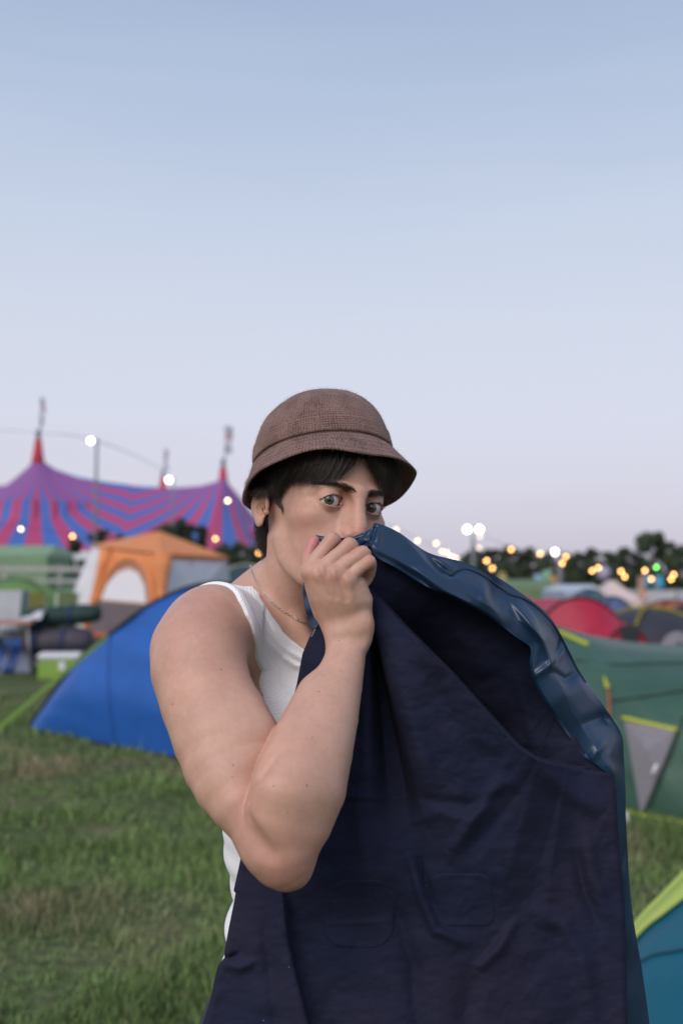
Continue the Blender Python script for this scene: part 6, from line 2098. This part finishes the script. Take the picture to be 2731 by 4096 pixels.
camp_chair('white framed folding chair above the dark green bag', 240, 2372, 16.5, 0.40, fabric('olive_seat', (0.10, 0.14, 0.06), .8), mat('white_frame', (0.66, 0.67, 0.70), rough=0.4), -0.2)
camp_chair('pale grey camp chair cut off by the left edge', -10, 2362, 16.0, 0.50, fabric('pale_grey_seat', (0.38, 0.40, 0.42), .8), M_STEEL, -0.3)
camp_chair('mustard camp chair beside the teal one', 128, 2372, 18.5, 0.40, fabric('mustard_seat', (0.15, 0.15, 0.035), .8), M_DKPOLE, 0.1)
def camp_table():
    y = 15.5; e = empty('camp_table', (xw(60, y), y, 0))
    z = zt(2490, y)
    Mt_ = mat('salmon_table_edge', (0.42, 0.20, 0.15), rough=0.7)
    box_obj('top', (xw(130, y) - xw(-60, y), 0.5, 0.05), (xw(35, y), y + .25, z), Mt_, e)
    for dx in (-.3, .3):
        for dy in (0.04, .46):
            tubes_obj('leg', [(xw(35, y) + dx, y + dy, z - .02), (xw(35, y) + dx * 1.2, y + dy, 0)], 0.013, M_STEEL, e)
    tag(e, 'low salmon topped camp table left of the rolled mats', 'table')
    e2 = empty('white_towel', (xw(110, y), y, 0))
    n = 14
    xs2 = np.linspace(xw(62, y), xw(168, y), n); ys2 = np.linspace(y + .02, y + .42, n)
    XX, YY = np.meshgrid(xs2, ys2)
    zz = z + 0.045 + 0.16 * (XX - xs2[0]) / (xs2[-1] - xs2[0]) * np.sin(np.pi * np.clip((YY - ys2[0]) / .4, 0, 1)) + 0.05 * vnoise(XX * 9, YY * 9)
    o = mesh_obj('sheet', np.stack([XX, YY, zz], -1).reshape(-1, 3), grid_faces(n, n)[:, ::-1], fabric('towel_white', (0.55, 0.55, 0.58), .9), None, True); child_at_world(o, e2)
    o.modifiers.new('thickness', 'SOLIDIFY').thickness = 0.012
    tag(e2, 'white towel heaped on the low camp table', 'towel')
camp_table()

# ---- feather flags and a pale balloon in the right distance
def banner(label, u, v0, v1, y, wpx, c):
    e = empty('feather_flag', (xw(u, y), y, 0))
    z0_, z1_ = zt(v1, y), zt(v0, y)
    w = wpx / F_PX * y
    tubes_obj('pole', [(xw(u, y) - w / 2, y, 0), (xw(u, y) - w / 2, y, z1_)], 0.03, M_STEEL, e)
    n = 10
    V = []
    for i in range(n):
        s = i / (n - 1)
        zz = z0_ + (z1_ - z0_) * s
        ww = w * (1 - 0.25 * s ** 3)
        off = 0.08 * math.sin(s * 5 + u)
        V += [(xw(u, y) - w / 2, y, zz), (xw(u, y) - w / 2 + ww * .5, y + off, zz), (xw(u, y) - w / 2 + ww, y + off * .4, zz)]
    Fs = []
    for i in range(n - 1):
        for j in range(2):
            Fs.append((3 * i + j, 3 * i + j + 1, 3 * i + 4 + j, 3 * i + 3 + j))
    o = mesh_obj('cloth', V, Fs, mat('flag_cloth_%d' % u, c, rough=0.8), None, True); child_at_world(o, e)
    o.modifiers.new('thickness', 'SOLIDIFY').thickness = 0.01
    tag(e, label, 'flag', 'feather flags in the right distance')
for a in (('pale yellow feather flag standing closest to the coat', 2010, 2290, 2325, 48, 36, (0.50, 0.42, 0.16)), ('pale blue feather flag left of the lamp post', 2152, 2297, 2328, 48, 34, (0.22, 0.40, 0.55)),
          ('mint green feather flag left of the lamp post', 2188, 2282, 2340, 48, 40, (0.22, 0.42, 0.24)), ('orange feather flag at the foot of the lamp post', 2214, 2302, 2345, 47, 22, (0.62, 0.24, 0.08)),
          ('tall orange and yellow feather flag before the white fence', 2562, 2305, 2395, 40, 22, (0.60, 0.25, 0.09)), ('deep sky blue feather flag under the festoon bulbs', 2586, 2290, 2352, 50, 28, (0.05, 0.26, 0.42)),
          ('bright sky blue feather flag furthest right', 2636, 2300, 2355, 50, 36, (0.06, 0.32, 0.50)), ('pale coral feather flag leaning beside the cream bell tent', 2578, 2360, 2440, 33, 16, (0.60, 0.33, 0.28))):
    banner(*a)
def lamp_ball(name, label, u, v, y, r, color, strength, group=None, parent=None):
    n, m = 16, 10
    V = [(r * math.sin(math.pi * i / m) * math.cos(2 * math.pi * j / n), r * math.sin(math.pi * i / m) * math.sin(2 * math.pi * j / n), r * math.cos(math.pi * i / m)) for i in range(m + 1) for j in range(n)]
    Fs = [(i * n + j, (i + 1) * n + j, (i + 1) * n + (j + 1) % n, i * n + (j + 1) % n) for i in range(m) for j in range(n)]
    key = 'glow_%s' % ('_'.join(str(int(c * 100)) for c in color) + '_%d' % int(strength * 10))
    mm = bpy.data.materials.get(key) or mat(key, (0.8, 0.8, 0.8), rough=0.3, emit=color, estr=strength)
    o = mesh_obj(name, V, Fs, mm, None, True)
    p = WY(u, v, y)
    if parent is None:
        o.location = p
        tag(o, label, 'lamp', group)
        # a short cap where it hangs
        cap = mesh_obj('socket', *[x.tolist() for x in tubes(np.array([[[0, 0, r * .9], [0, 0, r * 1.5]]]), np.array([[r * .45, r * .3]]), 8)], M_BLACK, o)
    else:
        o.location = p
        o.parent = parent
        o.matrix_parent_inverse = (Matrix.Translation(parent.location)).inverted()
    return o
WARM = (1.0, 0.43, 0.10); WARMW = (1.0, 0.72, 0.42)
YF = 24.0
R_B = [(1584, 2119), (1669, 2163), (1744, 2174), (1767, 2206), (1786, 2210), (1805, 2226), (1823, 2232), (1919, 2145), (1915, 2192)]
R_T = [(1945, 2243), (1968, 2273), (2043, 2198), (2159, 2215), (2262, 2226), (2247, 2253), (2367, 2283), (2392, 2271), (2482, 2285), (2497, 2307), (2578, 2282), (2603, 2316), (2693, 2298), (2682, 2317)]
ORDB = ('first', 'second', 'third', 'fourth', 'fifth', 'sixth', 'seventh', 'eighth', 'ninth', 'tenth', 'eleventh', 'twelfth', 'thirteenth', 'fourteenth')
for i, (u, v) in enumerate(sorted(R_B)):
    lamp_ball('festoon_bulb', 'pale festoon bulb against the sky above the sleeve, %s from the left' % ORDB[i], u, v, YF, 0.038, WARMW, 4.2 if v != 2192 and v != 2145 else 2.6, 'festoon bulbs against the sky')
for i, (u, v) in enumerate(sorted(R_T)):
    lamp_ball('festoon_bulb', 'amber festoon bulb before the right hand trees, %s from the left' % ORDB[i], u, v, YF, 0.038, WARM, 9.0, 'festoon bulbs before the trees')
lamp_ball('signal_lamp', 'single green lamp among the amber bulbs at right', 2623, 2269, YF, 0.032, (0.10, 0.85, 0.05), 9.0)
for (u, v, c, s), lb in zip([(85, 2116, WARMW, 5.0), (291, 2145, WARM, 6.5), (862, 2155, WARM, 6.5), (911, 2003, WARMW, 6.5), (1035, 2212, WARM, 6.5)],
                            ('pale warm festoon bulb over the big top stripes at far left', 'amber festoon bulb beside the lamp post left of the cabin tent', 'amber festoon bulb above the right end of the cabin tent', 'bright warm festoon bulb just left of the hat brim', 'amber festoon bulb peeping out behind the nape')):
    lamp_ball('festoon_bulb', lb, u, v, 30.0, 0.046, c, s * 1.5)
def cable(label, pts):
    P = np.array([WY(u, v, y) for u, v, y in pts])
    o = tubes_obj('festoon_cable', crom(P, 40), 0.006, M_BLACK, None, 5)
    tag(o, label, 'cable', 'festoon cables')
cable('thin black festoon cable above the coat sleeve', [(1500, 2080, YF), (1584, 2111, YF), (1669, 2155, YF), (1767, 2198, YF), (1823, 2224, YF), (1945, 2235, YF), (1968, 2265, YF)])
cable('thin black festoon cable in front of the right hand trees', [(1919, 2137, YF), (2043, 2190, YF), (2159, 2207, YF), (2262, 2218, YF), (2392, 2263, YF), (2482, 2277, YF), (2578, 2274, YF), (2693, 2290, YF), (2800, 2300, YF)])
cable('thin black festoon cable in front of the big top', [(-60, 2100, 30), (85, 2108, 30), (291, 2137, 30), (520, 2160, 30), (862, 2147, 30), (1035, 2204, 30)])
def lamp_post(label, u, vtop, y, lamps, r=0.06, arm=0.0):
    e = empty('lamp_post', (xw(u, y), y, 0))
    tubes_obj('pole', [(xw(u, y), y, 0), (xw(u, y), y, zt(vtop, y))], r, M_DKPOLE, e, 8)
    for lu, lv, rr, s in lamps:
        p = WY(lu, lv, y)
        tubes_obj('arm', [(xw(u, y), y, p[2] + .05), (p[0], y, p[2] + .05)], r * .7, M_DKPOLE, e)
        lamp_ball('lamp_head', None, lu, lv, y - 0.15, rr, (1.0, 0.97, 0.90), s, parent=e)
    tag(e, label, 'lamp post')
lamp_post('tall mast with a pair of white floodlights right of the hat', 1892, 2108, 46, [(1868, 2118, 0.13, 10.0), (1916, 2118, 0.13, 10.0)], 0.10)
lamp_post('lamp post with one white lamp in front of the right hand trees', 2238, 2205, 38, [(2218, 2208, 0.10, 9.0)], 0.10)
lamp_post('slender lamp post with white lamp in front of the big top', 380, 1755, 34, [(364, 1763, 0.08, 12.0)], 0.05)
lamp_post('lamp post with white lamp standing in the dip of the big top', 690, 1915, 50, [(676, 1920, 0.12, 12.0)], 0.05)
tubes_obj('overhead_wire', crom(np.array([WY(-40, 1715, 60), WY(155, 1732, 58), WY(364, 1757, 34), WY(620, 1862, 48), WY(676, 1912, 50)]), 50), 0.012, M_BLACK, None, 5)
tag(bpy.data.objects['overhead_wire'], 'thin overhead wire strung between the mast and lamp posts', 'wire')
# pale balloon above the bell tent
lb_ = lamp_ball('balloon', None, 2412, 2292, 27, 0.20, (0, 0, 0), 0.0, parent=None) if False else None
def balloon():
    o = empty('balloon', (xw(2412, 27), 27, 0))
    n, m = 18, 12; r = 0.19; c = WY(2412, 2292, 27)
    V = [(c[0] + r * math.sin(math.pi * i / m) * math.cos(2 * math.pi * j / n), c[1] + r * math.sin(math.pi * i / m) * math.sin(2 * math.pi * j / n), c[2] + r * 1.1 * math.cos(math.pi * i / m) - (0.04 if i == m else 0)) for i in range(m + 1) for j in range(n)]
    Fs = [(i * n + j, (i + 1) * n + j, (i + 1) * n + (j + 1) % n, i * n + (j + 1) % n) for i in range(m) for j in range(n)]
    child_at_world(mesh_obj('skin', V, Fs, mat('lavender_latex', (0.34, 0.33, 0.45), rough=0.4), None, True), o)
    tubes_obj('string', [c - [0, 0, .2], [c[0] + .02, c[1], 0.9], [c[0], c[1], 0]], 0.008, M_STEEL, o)
    tag(o, 'lavender balloon on a string above the cream bell tent', 'balloon')
balloon()

# ---- trees
rt = np.random.default_rng(11)
LEAF = [mat('leaf_dark', (0.020, 0.034, 0.018), rough=0.8, color2=(0.044, 0.066, 0.034), nscale=1.2), mat('leaf_mid', (0.036, 0.056, 0.028), rough=0.8, color2=(0.070, 0.098, 0.048), nscale=1.0)]
BARK = mat('bark', (0.05, 0.04, 0.03), rough=0.95, noise=0.3, nscale=8)
def tree(label, u, vtop, y, wpx, kind=0, group=None, nleaf=2600, cone=0.0):
    x = xw(u, y); h = zt(vtop, y); w = wpx / F_PX * y / 2
    e = empty('tree', (x, y, 0))
    th = h * 0.35
    tr = [(x + 0.03 * h * math.sin(i), y + 0.02 * h * math.cos(i * 1.3), h * 0.72 * i / 6) for i in range(7)]
    tubes_obj('trunk', tr, [0.045 * h * (1 - 0.13 * i) for i in range(7)], BARK, e, 7)
    for k in range(4):
        a = k * 1.7 + u
        tubes_obj('limb', [tr[2 + k % 3], (x + w * .45 * math.cos(a), y + w * .4 * math.sin(a), h * (.52 + .08 * k)), (x + w * .7 * math.cos(a), y + w * .6 * math.sin(a), h * (.62 + .08 * k))], [0.018 * h, 0.012 * h, 0.004 * h], BARK, e, 5)
    # leaf clumps filling an uneven crown
    nc = 26
    cs = []
    for _ in range(nc):
        zz = rt.random()
        rr = (math.sin(math.pi * (0.12 + 0.80 * zz)) ** 0.7) * (1 - cone * zz)
        a = rt.random() * 6.283; q = math.sqrt(rt.random()) * 0.85
        cs.append((x + w * rr * q * math.cos(a), y + w * rr * q * math.sin(a) * 0.8, h * (0.08 + 0.86 * zz), w * (0.20 + 0.16 * rt.random())))
    cs = np.array(cs)
    i = rt.integers(0, nc, nleaf)
    d = rt.normal(0, 1, (nleaf, 3)); d /= np.linalg.norm(d, axis=1, keepdims=True)
    rad_ = cs[i, 3:4] * (0.55 + 0.5 * rt.random((nleaf, 1)))
    p = cs[i, :3] + d * rad_ * np.array([1, 1, 0.8])
    p[:, 2] = np.maximum(p[:, 2], 0.05)
    s = h * (0.026 + 0.024 * rt.random((nleaf, 1)))
    t1 = rt.normal(0, 1, (nleaf, 3)); t1 /= np.linalg.norm(t1, axis=1, keepdims=True)
    t2 = np.cross(t1, d); t2 /= np.maximum(np.linalg.norm(t2, axis=1, keepdims=True), 1e-6)
    V = np.stack([p - t1 * s, p + t2 * s * .7, p + t1 * s, p - t2 * s * .7], 1).reshape(-1, 3)
    Fq = np.arange(nleaf * 4).reshape(-1, 4)
    child_at_world(mesh_obj('crown', V, Fq, LEAF[kind]), e)
    tag(e, label, 'tree', group)
ORD = ('first', 'second', 'third', 'fourth', 'fifth', 'sixth', 'seventh', 'eighth', 'ninth', 'tenth', 'eleventh', 'twelfth', 'thirteenth', 'fourteenth')
def row(items, y, label, group, kind):
    for i, (u, vt, w) in enumerate(items):
        tree(label + ', %s from the left' % ORD[i], u, vt, y + rt.normal(0, 1.2), w, kind, group)
row([(300, 2150, 90), (395, 2098, 120), (470, 2112, 90), (540, 2150, 90)], 50, 'dark bushy tree between the big top and cabin tent roof', 'trees in front of the big top', 0)
tree('dark rounded tree rising behind the peak of the cabin tent', 640, 2070, 49, 190, 0, 'trees in front of the big top', 3600)
tree('tall dark tree just right of the cabin tent peak', 735, 2058, 50, 150, 0, 'trees in front of the big top', 3600)
tree('dark pointed conifer left of the nape', 805, 2072, 48, 90, 0, None, 2600, 0.75)
row([(890, 2150, 120), (960, 2172, 150), (1040, 2180, 150)], 47, 'dark bushy tree above the right end of the cabin tent', 'trees behind the neck', 0)
tree('broad tall tree standing highest above the right hand tree line', 2625, 2132, 100, 220, 1, None, 4200)
tree('tall dark tree cut off by the right edge', 2745, 2172, 98, 150, 0, None, 3200)
row([(1880, 2195, 150), (1960, 2185, 160), (2040, 2190, 150), (2120, 2196, 150), (2200, 2205, 150), (2280, 2200, 130), (2350, 2192, 150), (2430, 2205, 130), (2500, 2190, 130), (2560, 2210, 120)], 104, 'dark green tree in the tree line beyond the right hand tents', 'tree line beyond the tents', 0)
row([(1900, 2240, 160), (2010, 2248, 180), (2130, 2250, 180), (2250, 2248, 170), (2370, 2244, 160), (2480, 2246, 170), (2590, 2236, 160), (2690, 2230, 160)], 92, 'lower lighter tree in front of the right hand tree line', 'front trees of the tree line', 1)
